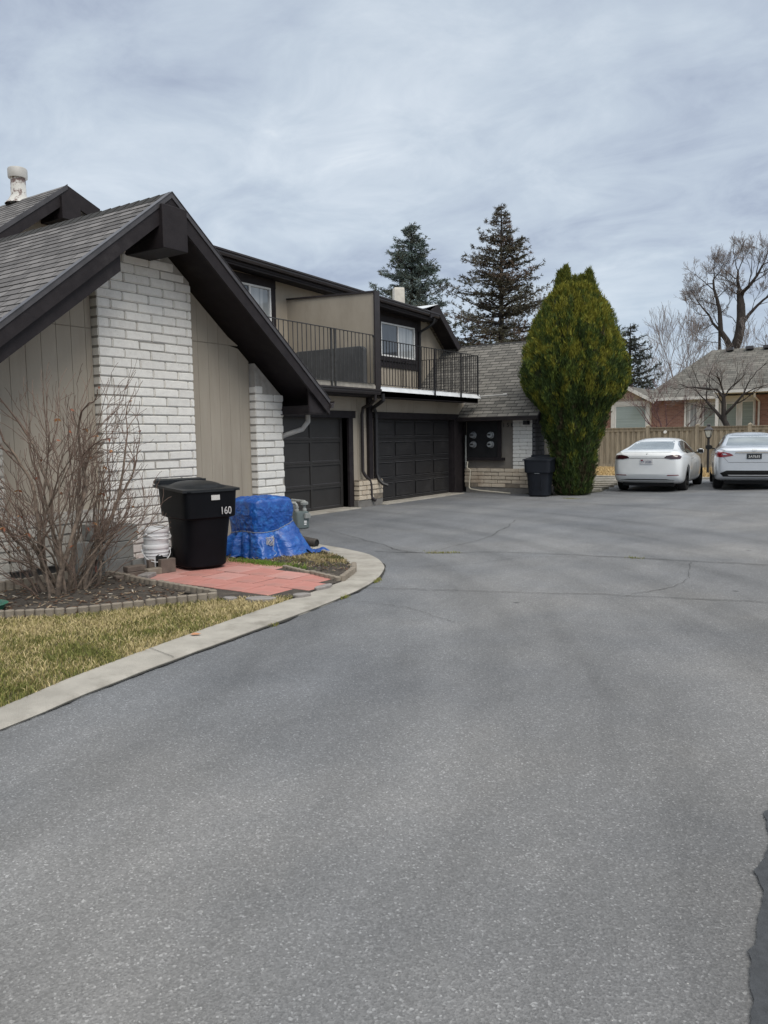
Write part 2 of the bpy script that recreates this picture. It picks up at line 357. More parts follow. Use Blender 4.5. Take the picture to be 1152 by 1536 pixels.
# concrete strip along the drive
def spl(P,n=8):
    P=[Vector((p[0],p[1],0)) for p in P];out=[]
    for i in range(len(P)-1):
        a=P[max(i-1,0)];b=P[i];c=P[i+1];d=P[min(i+2,len(P)-1)]
        for k in range(n):
            t=k/n;out.append(.5*((2*b)+(c-a)*t+(2*a-5*b+4*c-d)*t*t+(3*b-a-3*c+d)*t**3))
    out.append(P[-1]);return out
OUT=spl([(-3.3,-4),(-3.75,-1),(-4.12,2.1),(-4.29,3.05),(-4.42,4.02),(-4.56,5.38),(-4.76,6.6),(-5.05,7.4),(-5.5,8.1),(-6.2,8.66),(-7.37,9.05),(-8.6,9.3)])
INN=spl([(-3.6,-4),(-4.04,-1),(-4.40,2.1),(-4.62,3.1),(-4.79,4.1),(-4.97,5.45),(-5.14,6.55),(-5.4,7.2),(-5.8,7.8),(-6.45,8.3),(-7.5,8.72),(-8.6,8.95)])
mb=MB();n=len(OUT);vs=[];fs=[]
for i in range(n):
    o_=OUT[i];q=INN[i];j=.008*fbm(o_.x*3,o_.y*3);h=.028+.004*fbm(o_.x,o_.y,3)
    vs+=[(q.x,q.y,-.03),(q.x,q.y,h),(o_.x-.02,o_.y+j,h),(o_.x+j,o_.y,h-.014),(o_.x+j,o_.y,-.03)]
for i in range(n-1):
    for k in range(4): a=i*5+k;fs.append((a,a+5,a+6,a+1))
mb.add(vs,fs);o=mb.build('kerb',M['concrete']);tag(o,kind='structure')
mb=MB()
for i in (12,30,51,69):
    if i<n:
        a=INN[i];b=OUT[i];d=(b-a).normalized();t=Vector((-d.y,d.x,0))*.0022
        mb.quad(*(Vector((p.x,p.y,.036)) for p in (a-t,b-t,b+t,a+t)))
o=mb.build('kerb_joint',M['crack']);tag(o,kind='structure')
# surfaces beside the drive
def poly(name,P,z,mat,kind='structure',sub=0,amp=0,fr=4):
    bm=bmesh.new();vs=[bm.verts.new((p[0],p[1],z)) for p in P];bm.faces.new(vs)
    if sub:
        xs=[p[0] for p in P];ys=[p[1] for p in P]
        x=min(xs)
        while x<max(xs): bmesh.ops.bisect_plane(bm,geom=bm.verts[:]+bm.edges[:]+bm.faces[:],plane_co=(x,0,0),plane_no=(1,0,0));x+=sub
        y=min(ys)
        while y<max(ys): bmesh.ops.bisect_plane(bm,geom=bm.verts[:]+bm.edges[:]+bm.faces[:],plane_co=(0,y,0),plane_no=(0,1,0));y+=sub
        for v in bm.verts: v.co.z+=amp*fbm(v.co.x*fr,v.co.y*fr,0,5)
    for v in bm.verts: v.co.z+=G(v.co.x,v.co.y)
    me=bpy.data.meshes.new(name);bmesh.ops.recalc_face_normals(bm,faces=bm.faces)
    for f in bm.faces:
        if f.normal.z<0:f.normal_flip()
        f.smooth=bool(sub)
    bm.to_mesh(me);bm.free()
    me.materials.append(mat);o=bpy.data.objects.new(name,me);link(o);tag(o,kind=kind);return o
inn=[(p.x+.01,p.y) for p in INN]
lawnP=[(-9.5,-4)]+[(p[0],p[1]) for p in inn if p[1]<6.0]+[(-5.35,5.62),(-5.62,5.42),(-6.3,4.2),(-6.95,3.55),(-9.5,2.2)]
poly('lawn_soil',lawnP,.018,M['thatch'],sub=.15,amp=.008)
bedP=[(-9.5,2.2),(-6.95,3.55),(-6.3,4.2),(-5.62,5.42),(-7.75,5.65),(-8.42,5.65),(-8.42,2.2)]
bed=poly('planting_bed_soil',[(-10,2.0),(-6.95,3.55),(-6.3,4.2),(-5.64,5.36),(-7.75,5.6),(-8.5,5.6),(-8.5,3.0)],.035,M['soil'],sub=.06,amp=.022,fr=5)
patP=[(-8.42,5.5),(-7.75,5.58),(-5.62,5.38),(-5.3,5.62),(-5.0,5.8),(-5.12,6.75),(-6.3,7.25),(-8.42,7.25)]
poly('patio_sand',patP,.040,M['soil'],sub=.1,amp=.0015)
bed2=[(-8.42,7.2),(-6.35,7.2),(-5.2,6.7)]+[(p[0],p[1]) for p in inn if p[1]>6.9 and p[0]>-8.42]+[(-8.42,8.95)]
poly('corner_bed_soil',bed2,.024,M['soil'],sub=.05,amp=.03,fr=5)
# far surfaces
poly('dormant_lawn',[(-18,28.35),(12,28.35),(12,36.6),(-18,36.6)],.03,M['deadgrass'],sub=.5,amp=.03,fr=1.5)
mb=MB();mb.box(-14,12,28.15,28.3,-.05,.065)
for i in range(len(mb.v)):
    pass
o=mb.build('far_kerb',M['concrete'],bevel=.01);tag(o,kind='structure')
poly('side_gravel',[(-9.6,20.5),(-7.9,19.0),(-7.2,20.2),(-7.05,21.2),(-7.55,23.2),(-8.1,25),(-8.6,26.9),(-9.0,28.1),(-11.5,28.1),(-11.5,22)],.014,M['gravel'],sub=.2,amp=.02)
for i in range(7):
    yy=21.3+i*.92;t=thing('stepping_stone','flat pale stepping stone in the gravel strip beside the arborvitae','stepping stone',(-7.75-.09*i-i*i*.015,yy,.03),rad(8),'stepping stones in the gravel strip')
    mb=MB();mb.box(-.62,.62,-.11,.11,-.03,.045);s_=mb.build('slab',M['concrete'],t,world=False,bevel=.01)
# cracks in the asphalt
def crack(P,w,seed,name='pavement_crack'):
    mb=MB();pts=spl(P,14);rr=random.Random(seed);prev=None;k=0
    for i,p in enumerate(pts):
        d=(pts[min(i+1,len(pts)-1)]-pts[max(i-1,0)]).normalized();t=Vector((-d.y,d.x,0))
        j=t*(.05*fbm(p.x*2.2,p.y*2.2,seed)+.012*rr.uniform(-1,1));ww=w*(.35+.9*abs(fbm(p.x*1.7,p.y*1.7,seed+5))+.2*rr.random())
        q=p+j;z=G(q.x,q.y)+.0095
        cur=(Vector((q.x-t.x*ww,q.y-t.y*ww,z)),Vector((q.x+t.x*ww,q.y+t.y*ww,z)))
        if prev: mb.quad(prev[0],cur[0],cur[1],prev[1])
        prev=cur
    o=mb.build(name,M['crack'],fix=False);tag(o,kind='structure');return pts
CR=[crack([(-6.19,8.93),(-5.9,9.0),(-5.47,9.14),(-4.54,9.71),(-3.33,9.96),(-2.28,10.1),(-1.38,10.24),(2,10.7),(6,10.9)],.011,1),
 crack([(-4.83,6.68),(-3.76,7.07),(-2.52,7.55),(-1.06,7.95),(1,8.4),(5,9)],.007,2),
 crack([(-5.47,9.3),(-5.46,10.71),(-5.59,11.57),(-6.14,13.57)],.006,3),
 crack([(-10.3,15.36),(-7.16,16.73),(-2.46,17.96),(3,19)],.010,4),
 crack([(-8.3,10.6),(-6.9,9.8),(-5.9,9.2),(-5.47,9.14)],.006,5),
 crack([(-4.7,6.0),(-4.0,6.1),(-3.2,5.8)],.003,6),crack([(-5.2,8.0),(-4.6,8.5),(-4.2,9.3),(-3.6,9.8)],.004,7),crack([(-2.3,7.6),(-2.0,8.6),(-2.2,10.0)],.003,8),crack([(-9.2,10.9),(-8.6,12.5),(-8.9,14.4),(-7.9,16.4)],.005,9)]
mb=MB();prev=None;rk=random.Random(4)
for i in range(len(OUT)-1):
    for k_ in range(6):
        p=OUT[i].lerp(OUT[i+1],k_/6);d=(OUT[i+1]-OUT[i]).normalized();t=Vector((d.y,-d.x,0));wd=max(.004,.009+.045*fbm(p.x*2.1,p.y*2.1,6,3)+.008*rk.random())
        cur=(Vector((p.x-t.x*.004,p.y-t.y*.004,.0098)),Vector((p.x+t.x*wd,p.y+t.y*wd,.0098)))
        if prev: mb.quad(prev[0],cur[0],cur[1],prev[1])
        prev=cur
o=mb.build('kerb_seam',M['crack'],fix=False);tag(o,kind='structure')
P=[];y=.3
while y<3.72:
    P.append((-.095-.098*y+.05*abs(math.sin(y*6.3))**.5-.04+.02*fbm(y*5,2)+.010*fbm(y*16,5),y));y+=.02
P+= [(-.2,3.9),(.3,4.3),(1.2,4.6),(1.2,.3)]
poly('asphalt_patch',P,.0095,M['asphaltdark'])
# weeds, grass
def blades(name,spots,hmin,hmax,cols,wd=.0035,lean=.5,seed=1):
    rr=random.Random(seed);mb=MB();C=[]
    for (x,y,z,cv) in spots:
        h=rr.uniform(hmin,hmax);a=rr.uniform(0,6.28);l=h*rr.uniform(.1,lean);b=rr.uniform(0,6.28)
        dx,dy=math.cos(a)*wd,math.sin(a)*wd;lx,ly=math.cos(b)*l,math.sin(b)*l
        mb.add([(x-dx,y-dy,z),(x+dx,y+dy,z),(x+lx*.4+dx*.8,y+ly*.4+dy*.8,z+h*.6),(x+lx*.4-dx*.8,y+ly*.4-dy*.8,z+h*.6),(x+lx,y+ly,z+h*.9)],[(0,1,2,3),(3,2,4)])
        c=cols(cv,rr);C+=[c]*5
    return mb.build(name,M['blade'],cols=C,fix=False)
def gv(r,a,b,c):
    g=r.uniform(a,b);return (c[0]*g,c[1]*g,c[2]*g)
def inpoly(x,y,P):
    c=False;j=len(P)-1
    for i in range(len(P)):
        if (P[i][1]>y)!=(P[j][1]>y) and x<(P[j][0]-P[i][0])*(y-P[i][1])/(P[j][1]-P[i][1])+P[i][0]: c=not c
        j=i
    return c
def lc(v,rr):
    k=rr.random()
    straw=(.50,.41,.22);green=(.15,.16,.045);olive=(.30,.26,.10)
    t=v+rr.uniform(-.35,.35)
    c=straw if t>.62 else (olive if t>.4 else green);g=rr.uniform(.75,1.2)
    return (c[0]*g,c[1]*g,c[2]*g)
sp=[];rr=random.Random(3);LP=[(x,y) for x,y in lawnP]
while len(sp)<52000:
    x=rr.uniform(-8.2,-4.4);y=rr.uniform(1.9,6.1)
    if not inpoly(x,y,LP): continue
    v=.50+.6*fbm(x*.9,y*.9,2,3)+.25*fbm(x*5,y*5,3,3)+(.12 if y>3.6 else -.05)
    if abs(fbm(x*3,y*3,9,2))<.02 and rr.random()<.5: continue
    sp.append((x,y,.02,v))
o=blades('grass',sp,.018,.048,lc,.0032,1.1,5);tag(o,kind='stuff')
sp=[]
for i in range(9000):
    t=rr.random();k=rr.randrange(20,58) if len(OUT)>58 else rr.randrange(10,50)
    p=OUT[k].lerp(OUT[k+1],t)
    if fbm(p.x*3.3,p.y*3.3,4,3)<.33: continue
    if rr.random()<.45: continue
    sp.append((p.x+rr.gauss(.015,.02),p.y+rr.gauss(0,.015),.0,.15))
for pts in CR[:1]:
    for i in range(2500):
        k=rr.randrange(0,70);p=pts[min(k,len(pts)-2)].lerp(pts[min(k+1,len(pts)-1)],rr.random())
        if fbm(p.x*2,p.y*2,8,3)<.22: continue
        sp.append((p.x+rr.gauss(0,.03),p.y+rr.gauss(0,.03),.0,.3))
for (cx,cy,n_,s_) in ((-7.0,18.6,160,.1),(-5.5,9.25,30,.12)):
    for i in range(n_): sp.append((cx+rr.gauss(0,s_),cy+rr.gauss(0,s_*.5),G(cx,cy),.2))
o=blades('weeds',sp,.01,.035,lambda v,r:gv(r,.7,1.2,((.20,.22,.05) if r.random()>.35 else (.33,.27,.12))),.003,.8,6);tag(o,kind='stuff')
sp=[]
for i in range(5000):
    x=rr.gauss(-6.75,.30);y=rr.gauss(7.20,.07)
    if y<7.02: continue
    sp.append((x,y,.02,.1))
for i in range(3500):
    x=rr.gauss(-6.35,.35);y=rr.gauss(8.0,.3)
    if not inpoly(x,y,bed2): continue
    sp.append((x,y,.02,.9 if fbm(x*3,y*3)>-.1 else .5))
o=blades('tall_grass',sp,.02,.06,lambda v,r:gv(r,.7,1.2,((.12,.2,.03) if v<.3 else ((.36,.29,.15) if v>.7 else (.12,.12,.04)))),.004,1.1,8);tag(o,kind='stuff')
sp=[]
for i in range(26000):
    x=rr.uniform(-13,0);y=rr.uniform(28.4,35.8);sp.append((x,y,.03+G(x,y),.9))
o=blades('dormant_grass',sp,.04,.10,lambda v,r:gv(r,.7,1.15,(.50,.37,.19)),.012,1.2,9);tag(o,kind='stuff')
# chips and litter on the soil, pebbles
mb=MB();C=[]
for i in range(2600):
    if i%3: 
        x=rr.uniform(-8.4,-5.6);y=rr.uniform(2.9,5.6)
        if not inpoly(x,y,[(-10,2.0),(-6.95,3.55),(-6.3,4.2),(-5.64,5.36),(-7.75,5.6),(-8.5,5.6),(-8.5,3.0)]): continue
    else:
        x=rr.uniform(-8.3,-5.3);y=rr.uniform(7.2,8.9)
        if not inpoly(x,y,bed2): continue
    z=.045+.022*fbm(x*5,y*5,0,5);a=rr.uniform(0,6.28);L=rr.uniform(.006,.028);W=rr.uniform(.003,.010)
    t=rr.uniform(-.4,.4)
    mb.obox((x,y,z),(math.cos(a),math.sin(a),t),(-math.sin(a),math.cos(a),0),(0,0,1),L,W,.0025)
    k=rr.random();c=(.30,.24,.17) if k<.25 else ((.12,.07,.045) if k<.7 else ((.55,.5,.42) if k>.95 else (.07,.055,.045)))
    gq=rr.uniform(.7,1.2);C+=[tuple(q*gq for q in c)]*8
o=mb.build('wood_chips',M['foliage'],cols=C,fix=False);tag(o,kind='stuff')
# a fallen leaf on the kerb
t=thing('fallen_leaf','single tan dry leaf lying on the concrete strip','leaf',(-4.74,4.28,.034),rad(30))
mb=MB();mb.add([(-.045,0,.004),(-.015,.022,.012),(.03,.018,.008),(.05,0,.012),(.03,-.018,.006),(-.015,-.022,.004),(0,0,.001)],[(0,6,1),(1,6,2),(2,6,3),(3,6,4),(4,6,5),(5,6,0)])
mb.build('blade',pm('dry_leaf',(.5,.25,.13),(.35,.16,.08),40,.7),t,world=False,fix=False)
# ---------------------------------------------------------------- patio pavers
pr=random.Random(12);sz=.395;g_=.017
rows=[];k=0
for r_ in range(5):
    y0=5.36+r_*sz-.02;off=(r_%2)*sz*.5
    for c_ in range(9):
        x1=-5.08-c_*sz-off*1.0;x0=x1-sz+g_;yb=y0+sz-g_
        cx,cy=(x0+x1)/2,(y0+yb)/2
        if not all(inpoly(px,py,[(-8.38,5.62),(-7.75,5.68),(-5.6,5.42),(-5.32,5.62),(-5.04,5.74),(-5.1,6.8),(-6.3,7.22),(-8.38,7.3)]) for px,py in ((cx-.1,cy-.1),(cx+.1,cy-.1),(cx,cy+.1))): continue
        t=thing('patio_paver','square red concrete paver in the small patio under the bins','paver',(cx,cy,.022),rad(pr.uniform(-1.2,1.2)),'red pavers of the small patio')
        mb=MB();h=.034+pr.uniform(-.001,.005);e=(x1-x0)/2;f=(yb-y0)/2;tl=[pr.uniform(-.003,.003) for _ in range(4)]
        # cut pavers that reach past the edging or the concrete strip
        Pn=[(-e,-f),(e,-f),(e,f),(-e,f)]
        if cx>-5.35 and cy<5.9: Pn=[(-e,-f+.05),(e*.2,-f+.02),(e,-f+.22),(e,f),(-e,f)]
        if cy<5.62 and cx<-5.8: Pn=[(-e,-f+.17),(e,-f+.1),(e,f),(-e,f)]
        nn=len(Pn)
        mb.add([(px,py,-.02) for px,py in Pn]+[(px,py,h-.012+tl[i%4]) for i,(px,py) in enumerate(Pn)],[tuple(range(nn-1,-1,-1)),tuple(range(nn,2*nn))]+[(i,(i+1)%nn,(i+1)%nn+nn,i+nn) for i in range(nn)])
        mb.build('slab',M['paver'] if pr.random()<.6 else M['paverp'],t,world=False,bevel=.004)
SL=[((-5.22,5.56),(.30,.17),28),((-5.00,5.92),(.2,.11),60),((-5.5,5.43),(.16,.1),10),((-5.07,6.35),(.1,.34),4)]
for (c,s_,a),lb in zip(SL,('broad grey flagstone sliver nearest the lawn tip','small grey flagstone touching the concrete strip','small grey flagstone at the corner of the bed edging','long thin grey flagstone sliver along the concrete strip')):
    t=thing('flagstone',lb,'flagstone',(c[0],c[1],.02),rad(a),'grey flagstone slivers at the patio edge')
    mb=MB();P=[(math.cos(q)*s_[0]/2*pr.uniform(.8,1.15),math.sin(q)*s_[1]/2*pr.uniform(.8,1.2)) for q in [i*math.pi/4+.3 for i in range(8)]]
    mb.prism(P,-.02,.036);mb.build('stone',M['stone'],t,world=False,bevel=.004)
# ---------------------------------------------------------------- scalloped edging
def edger_proto(L):
    mb=MB();n=int(round(L/.095));r=L/n/2
    for i in range(n):
        cx=-L/2+r+2*r*i
        prof=[(cx+math.cos(a)*r*1.0,math.sin(a)*.034) for a in [math.pi*2*k/12 for k in range(12)]]
        mb.prism(prof,-.08,.085)
    return mb
EP=[]
def edger_run(P,group,label,h=0):
    for a,b in zip(P[:-1],P[1:]):
        a=Vector(a);b=Vector(b);L=(b-a).length;k=max(1,round(L/.58));d=(b-a)/k
        for i in range(k):
            c=a+d*(i+.5);ang=math.atan2(d.y,d.x)
            t=thing('edging_block',label,'garden edging',(c.x+pr.uniform(-.008,.008),c.y+pr.uniform(-.008,.008),.012+h+pr.uniform(-.008,.008)),ang+pr.uniform(-.02,.02),group)
            edger_proto(d.length-.008).build('block',M['edger'],t,world=False,bevel=.006)
edger_run([(-8.7,2.75),(-6.98,3.60),(-6.33,4.18),(-5.62,5.38)],'edging blocks along the lawn','scalloped concrete edging block in the row between lawn and bush bed')
edger_run([(-5.72,5.46),(-7.75,5.68)],'edging blocks beside the patio','scalloped concrete edging block in the row between bush bed and red patio')
edger_run([(-7.92,3.6),(-7.97,5.35)],'edging blocks by the brick wall','mossy scalloped edging block in the row below the brick wall',.03)
edger_run([(-6.28,7.12),(-5.14,6.72)],'edging blocks between patio and corner bed','short scalloped edging block between the patio and the corner bed',-.02)
edger_run([(-5.13,6.76),(-5.36,7.30),(-5.62,7.66)],'edging blocks along the kerb curve','scalloped edging block standing against the curved concrete strip',-.01)
# ---------------------------------------------------------------- brickwork, siding and roofs
V=Vector
def bricks(mb,O,U,W,Nn,depth,z0,zt,L=.415,H=.119,gap=.010,seed=0,last=None,rag=0):
    """courses of blocks on a vertical plane; O lower corner on the FRONT face, U along, Nn outward; zt(u) = top limit"""
    O=V(O);U=V(U);Nn=V(Nn);r=random.Random(seed);k=0;z=z0
    while True:
        off=(k%2)*L*.5+(.03 if k%3==1 else 0);u=-off;any_=False
        while u<W-.01:
            a=max(u,0);b=min(u+L,W)
            if b-a>.05:
                top=min(zt(a),zt(b))
                if z+H<=top+.06:
                    any_=True
                    hh=(H-gap)/2;pr_=r.uniform(-.004,.005)
                    if rag and k==0 and r.random()<.35: pr_-=.03
                    c=O+U*((a+b)/2)+V((0,0,z+hh+gap/2))-Nn*(depth/2-pr_)
                    ax=(U+V((0,0,r.uniform(-.008,.008)))).normalized()
                    mb.obox(c,ax,Nn,V((0,0,1)),(b-a-gap)/2,depth/2,hh+r.uniform(-.002,.002))
            u+=L
        z+=H;k+=1
        if not any_ or z>6: break
def mortar(mb,O,U,W,Nn,depth,z0,zt):
    O=V(O);U=V(U);Nn=V(Nn);i=Nn*-.014;n=max(1,int(W/.4))
    for k in range(n):
        a=W*k/n;b=W*(k+1)/n
        P=[O+U*a+i,O+U*b+i];
        mb.slab([P[0]+V((0,0,z0)),P[1]+V((0,0,z0)),P[1]+V((0,0,zt(b))),P[0]+V((0,0,zt(a)))],-Nn*(depth-.02))
def brick_part(name,parent,O,U,W,Nn,depth,z0,zt,mat,mmat,seed,rag=0,L=.415,H=.119):
    mb=MB();bricks(mb,O,U,W,Nn,depth,z0,zt,seed=seed,rag=rag,L=L,H=H);o=mb.build(name,mat,parent,bevel=.011,seg=2)
    for p in o.data.polygons:p.use_smooth=True
    o.data.set_sharp_from_angle(angle=rad(50))
    m2=MB();mortar(m2,V(O)+V(U)*.014,U,W-.028,Nn,depth,z0,lambda u:zt(u+.014));m2.build('mortar',mmat,o);return o
def siding(mb,x,y0,y1,zb,zt,axis='y',out=1,bw=.2,g=.008,joint=None,th=.02):
    """vertical boards; the plane sits at coordinate x of the other axis"""
    y=y0;i=0
    while y<y1-.01:
        a=y+g/2;b=min(y+bw,y1)-g/2
        segs=[(zb,None)] if joint is None else [(zb,joint-.005),(joint+.005,None)]
        for (s0,s1) in segs:
            ta=zt(a) if s1 is None else min(s1,zt(a));tb=zt(b) if s1 is None else min(s1,zt(b))
            if ta<=s0+.01 and tb<=s0+.01: continue
            ta=max(ta,s0+.005);tb=max(tb,s0+.005)
            ya_=y;yb_=min(y+bw,y1);w2=out*th*.35
            if axis=='y': mb.slab([(x-w2,ya_,s0-.006),(x-w2,yb_,s0-.006),(x-w2,yb_,tb),(x-w2,ya_,ta)],(-th*out*.5,0,0))
            else: mb.slab([(ya_,x-w2,s0-.006),(yb_,x-w2,s0-.006),(yb_,x-w2,tb),(ya_,x-w2,ta)],(0,-th*out*.5,0))
            if axis=='y': mb.slab([(x,a,s0),(x,b,s0),(x,b,tb),(x,a,ta)],(-th*out,0,0))
            else: mb.slab([(a,x,s0),(b,x,s0),(b,x,tb),(a,x,ta)],(0,-th*out,0))
        y+=bw;i+=1
def roof(name,parent,A,B,C,D,mat,e=.14,u0=0):
    """A-B eave edge, D-C upper edge"""
    A,B,C,D=map(V,(A,B,C,D));S=((D-A).length+(C-B).length)/2;n=max(1,round(S/e));mb=MB();nn=(B-A).cross(D-A).normalized()
    if nn.z<0:nn=-nn
    W=(B-A).length;ud=(B-A).normalized()
    for k in range(n):
        t0=k/n;t1=(k+1)/n
        a=A.lerp(D,t0);b=B.lerp(C,t0);c=B.lerp(C,t1);d=A.lerp(D,t1)
        ua=(a-A).dot(ud)+u0;ub=(b-A).dot(ud)+u0;uc=(c-A).dot(ud)+u0;ude=(d-A).dot(ud)+u0;v0=k*.14;v1=(k+1)*.14
        m=max(1,int((b-a).length/1.2))
        for j in range(m):
            f0=j/m;f1=(j+1)/m
            jj=[.0075+.003*fbm(ua+(ub-ua)*f*2,k*3.1,u0) for f in(f0,f1)]
            p=[a.lerp(b,f0)+nn*jj[0],a.lerp(b,f1)+nn*jj[1],d.lerp(c,f1)+nn*.002,d.lerp(c,f0)+nn*.002]
            uv=[(ua+(ub-ua)*f0,v0),(ua+(ub-ua)*f1,v0),(ude+(uc-ude)*f1,v1),(ude+(uc-ude)*f0,v1)]
            mb.quad(*p,uv=uv)
            mb.quad(a.lerp(b,f0)-nn*.002,a.lerp(b,f1)-nn*.002,p[1],p[0],uv=[uv[0],uv[1],uv[1],uv[0]])
    o=mb.build(name,mat,parent)
    return o
def gutter(mb,a,b,w=.12,h=.12,out=(1,0,0)):
    """K-style trough: back against the fascia, out = outward"""
    a=V(a);b=V(b);o=V(out)
    prof=[(0,0),(w*.65,0),(w*.8,h*.35),(w*.8,h*.6),(w,h*.72),(w,h),(w-.008,h),(w-.008,h*.75),(w*.78,h*.62),(w*.6,.01),(.006,.01),(.006,h),(0,h)]
    vs=[a+o*p[0]+V((0,0,p[1])) for p in prof]+[b+o*p[0]+V((0,0,p[1])) for p in prof];n=len(prof)
    mb.add(vs,[(i,(i+1)%n,(i+1)%n+n,i+n) for i in range(n)]+[(0,1,2,3,4,5),(n,n+5,n+4,n+3,n+2,n+1)])
def window(parent,x,y0,y1,z0,z1,split,left,right,trimw=.11,axis='y',sgn=1,mat_frame='white',name='window'):
    """sliding window on the plane x facing +x (or axis 'x' : plane y, facing -y)"""
    def B(mb,d0,d1,a0,a1,b0,b1):
        if axis=='y': mb.box(x+d0,x+d1,a0,a1,b0,b1)
        else: mb.box(a0,a1,x-d0,x-d1,b0,b1)
    f=MB();t=.045
    B(f,.004,.05,y0,y1,z0,z0+t);B(f,.004,.05,y0,y1,z1-t,z1);B(f,.004,.05,y0,y0+t,z0+t,z1-t);B(f,.004,.05,y1-t,y1,z0+t,z1-t)
    ym=y0+(y1-y0)*split
    if split: B(f,.004,.046,ym-.025,ym+.025,z0+t,z1-t)
    fo=f.build(name,M[mat_frame],parent,bevel=.004)
    if trimw:
        f=MB();B(f,.003,.065,y0-trimw,y1+trimw,z1,z1+trimw*1.3);B(f,.003,.06,y0-trimw,y1+trimw,z0-trimw,z0);B(f,.003,.055,y0-trimw,y0,z0,z1);B(f,.003,.055,y1,y1+trimw,z0,z1)
        f.build('trim',M['trim'],fo,bevel=.003)
    if split:
        p=MB();B(p,.006,.016,y0+t,ym-.025,z0+t,z1-t);p.build('pane',left,fo)
        p=MB();B(p,.006,.012,ym+.025,y1-t,z0+t,z1-t);p.build('pane',right,fo)
    else:
        p=MB();B(p,.006,.016,y0+t,y1-t,z0+t,z1-t);p.build('pane',left,fo)
    return fo
def glass_mat(name,c1,c2,stripes=0,rough=.06,vert=True):
    m,nt,b=nodes(name);tc=N(nt,'ShaderNodeTexCoord')
    mp=N(nt,'ShaderNodeMapping');nt.links.new(tc.outputs['Object'],mp.inputs[0])
    mp.inputs['Scale'].default_value=(stripes or 1,stripes or 1,.3) if vert else (.2,.2,stripes or 1)
    n=N(nt,'ShaderNodeTexNoise',Scale=1.0 if stripes else 3,Detail=2);nt.links.new(mp.outputs[0],n.inputs[0])
    c=ramp(nt,n.outputs[0],[(.4,c2),(.6,c1)]);nt.links.new(c,b.inputs['Base Color'])
    b.inputs['Roughness'].default_value=rough;b.inputs['Specular IOR Level'].default_value=.7
    b.inputs['Coat Weight'].default_value=.5;b.inputs['Coat Roughness'].default_value=.03
    return m
M['glassdark']=glass_mat('dark_window_glass',(.07,.08,.09),(.045,.05,.06))
M['curtain']=glass_mat('curtained_window_glass',(.42,.44,.45),(.26,.28,.29),9,.12)
M['blinds']=glass_mat('blinds_window_glass',(.30,.36,.34),(.22,.27,.26),22,.12,False)
NF=lambda z:(lambda u:z)
# ================================================================ NEAR TOWNHOUSE
TA=thing('townhouse','near beige townhouse with white block pillars, steep gable, one garage door and a balcony','townhouse',(-9.5,9,0),0,)
RY,RZ,SL_=6.82,4.61,.79
rz=lambda y:RZ-SL_*abs(y-RY)          # top of near roof
uz=lambda y:rz(y)-.20                  # underside
FX=-8.33
# pillars
brick_part('brick_pillar',TA,(FX,6.15,0),(0,1,0),1.53,(1,0,0),.15,.02,lambda u:uz(6.15+u),M['brickw'],M['mortar'],11)
brick_part('brick_pillar',TA,(FX,8.90,0),(0,1,0),.64,(1,0,0),.16,.02,lambda u:uz(8.90+u)-.02,M['brickw'],M['mortar'],12)
brick_part('brick_pillar',TA,(FX,4.10,0),(0,1,0),.76,(1,0,0),.15,.02,lambda u:uz(4.10+u)-.02,M['brickdirty'],M['mortar'],13)
brick_part('brick_wainscot',TA,(-8.37,4.88,0),(0,1,0),1.25,(1,0,0),.12,.13,NF(.76),M['brickdirty'],M['mortar'],14)
mb=MB();mb.box(-10.5,-8.46,4.12,9.50,-.1,.13);mb.build('foundation',M['footing'],TA)
# backing wall + siding
mb=MB();P=[(-8.475,4.12),(-8.475,6.82),(-8.475,9.5)]
mb.slab([(-8.475,4.12,.1),(-8.475,9.5,.1),(-8.475,9.5,uz(9.5)),(-8.475,6.82,uz(6.82)),(-8.475,4.12,uz(4.12))],(-.12,0,0))
mb.box(-12.5,-8.6,9.40,9.50,0,uz(9.5)+.02);mb.box(-12.5,-8.6,4.12,4.22,0,uz(4.12)+.02)
mb.build('wall_core',M['trim'],TA)
mb=MB();siding(mb,-8.452,4.86,6.15,.7,uz,joint=2.98,g=.006);mb.build('siding_panel',M['siding'],TA)
mb=MB();siding(mb,-8.452,7.68,8.90,.12,uz,joint=2.98,g=.004);mb.build('siding_panel',M['siding'],TA)
# corner board where the siding meets the pillar
# roof
X0,X1=-7.70,-19.
o=roof('roof',TA,(X1,3.62,rz(3.62)),(X0,3.62,rz(3.62)),(X0,RY,RZ),(X1,RY,RZ),M['shingle'])
oo=roof('shingle_slope',o,(X0,9.88,rz(9.88)),(-12.5,9.88,rz(9.88)),(-12.5,RY,RZ),(X0,RY,RZ),M['shingle'],u0=3)
mb=MB()   # ridge caps
x=X0
while x>-19:
    mb.slab([(x,RY-.13,RZ-.10+.012),(x-.2,RY-.13,RZ-.10+.004),(x-.2,RY,RZ+.012),(x,RY,RZ+.022)],(0,0,-.01));mb.slab([(x,RY,RZ+.022),(x-.2,RY,RZ+.012),(x-.2,RY+.13,RZ-.10+.004),(x,RY+.13,RZ-.10+.012)],(0,0,-.01));x-=.19
mb.build('ridge_cap',M['shingle'],o)
mb=MB();t_=V((0,0,-.05))
mb.slab([(X0+.0,3.62,rz(3.62)-.012),(X0,RY,RZ-.012),(X1,RY,RZ-.012),(X1,3.62,rz(3.62)-.012)],t_)
mb.slab([(X0+.0,9.88,rz(9.88)-.012),(-12.5,9.88,rz(9.88)-.012),(-12.5,RY,RZ-.012),(X0,RY,RZ-.012)],t_)
mb.build('soffit',M['trim'],TA)
mb=MB();d=.20   # rake boards
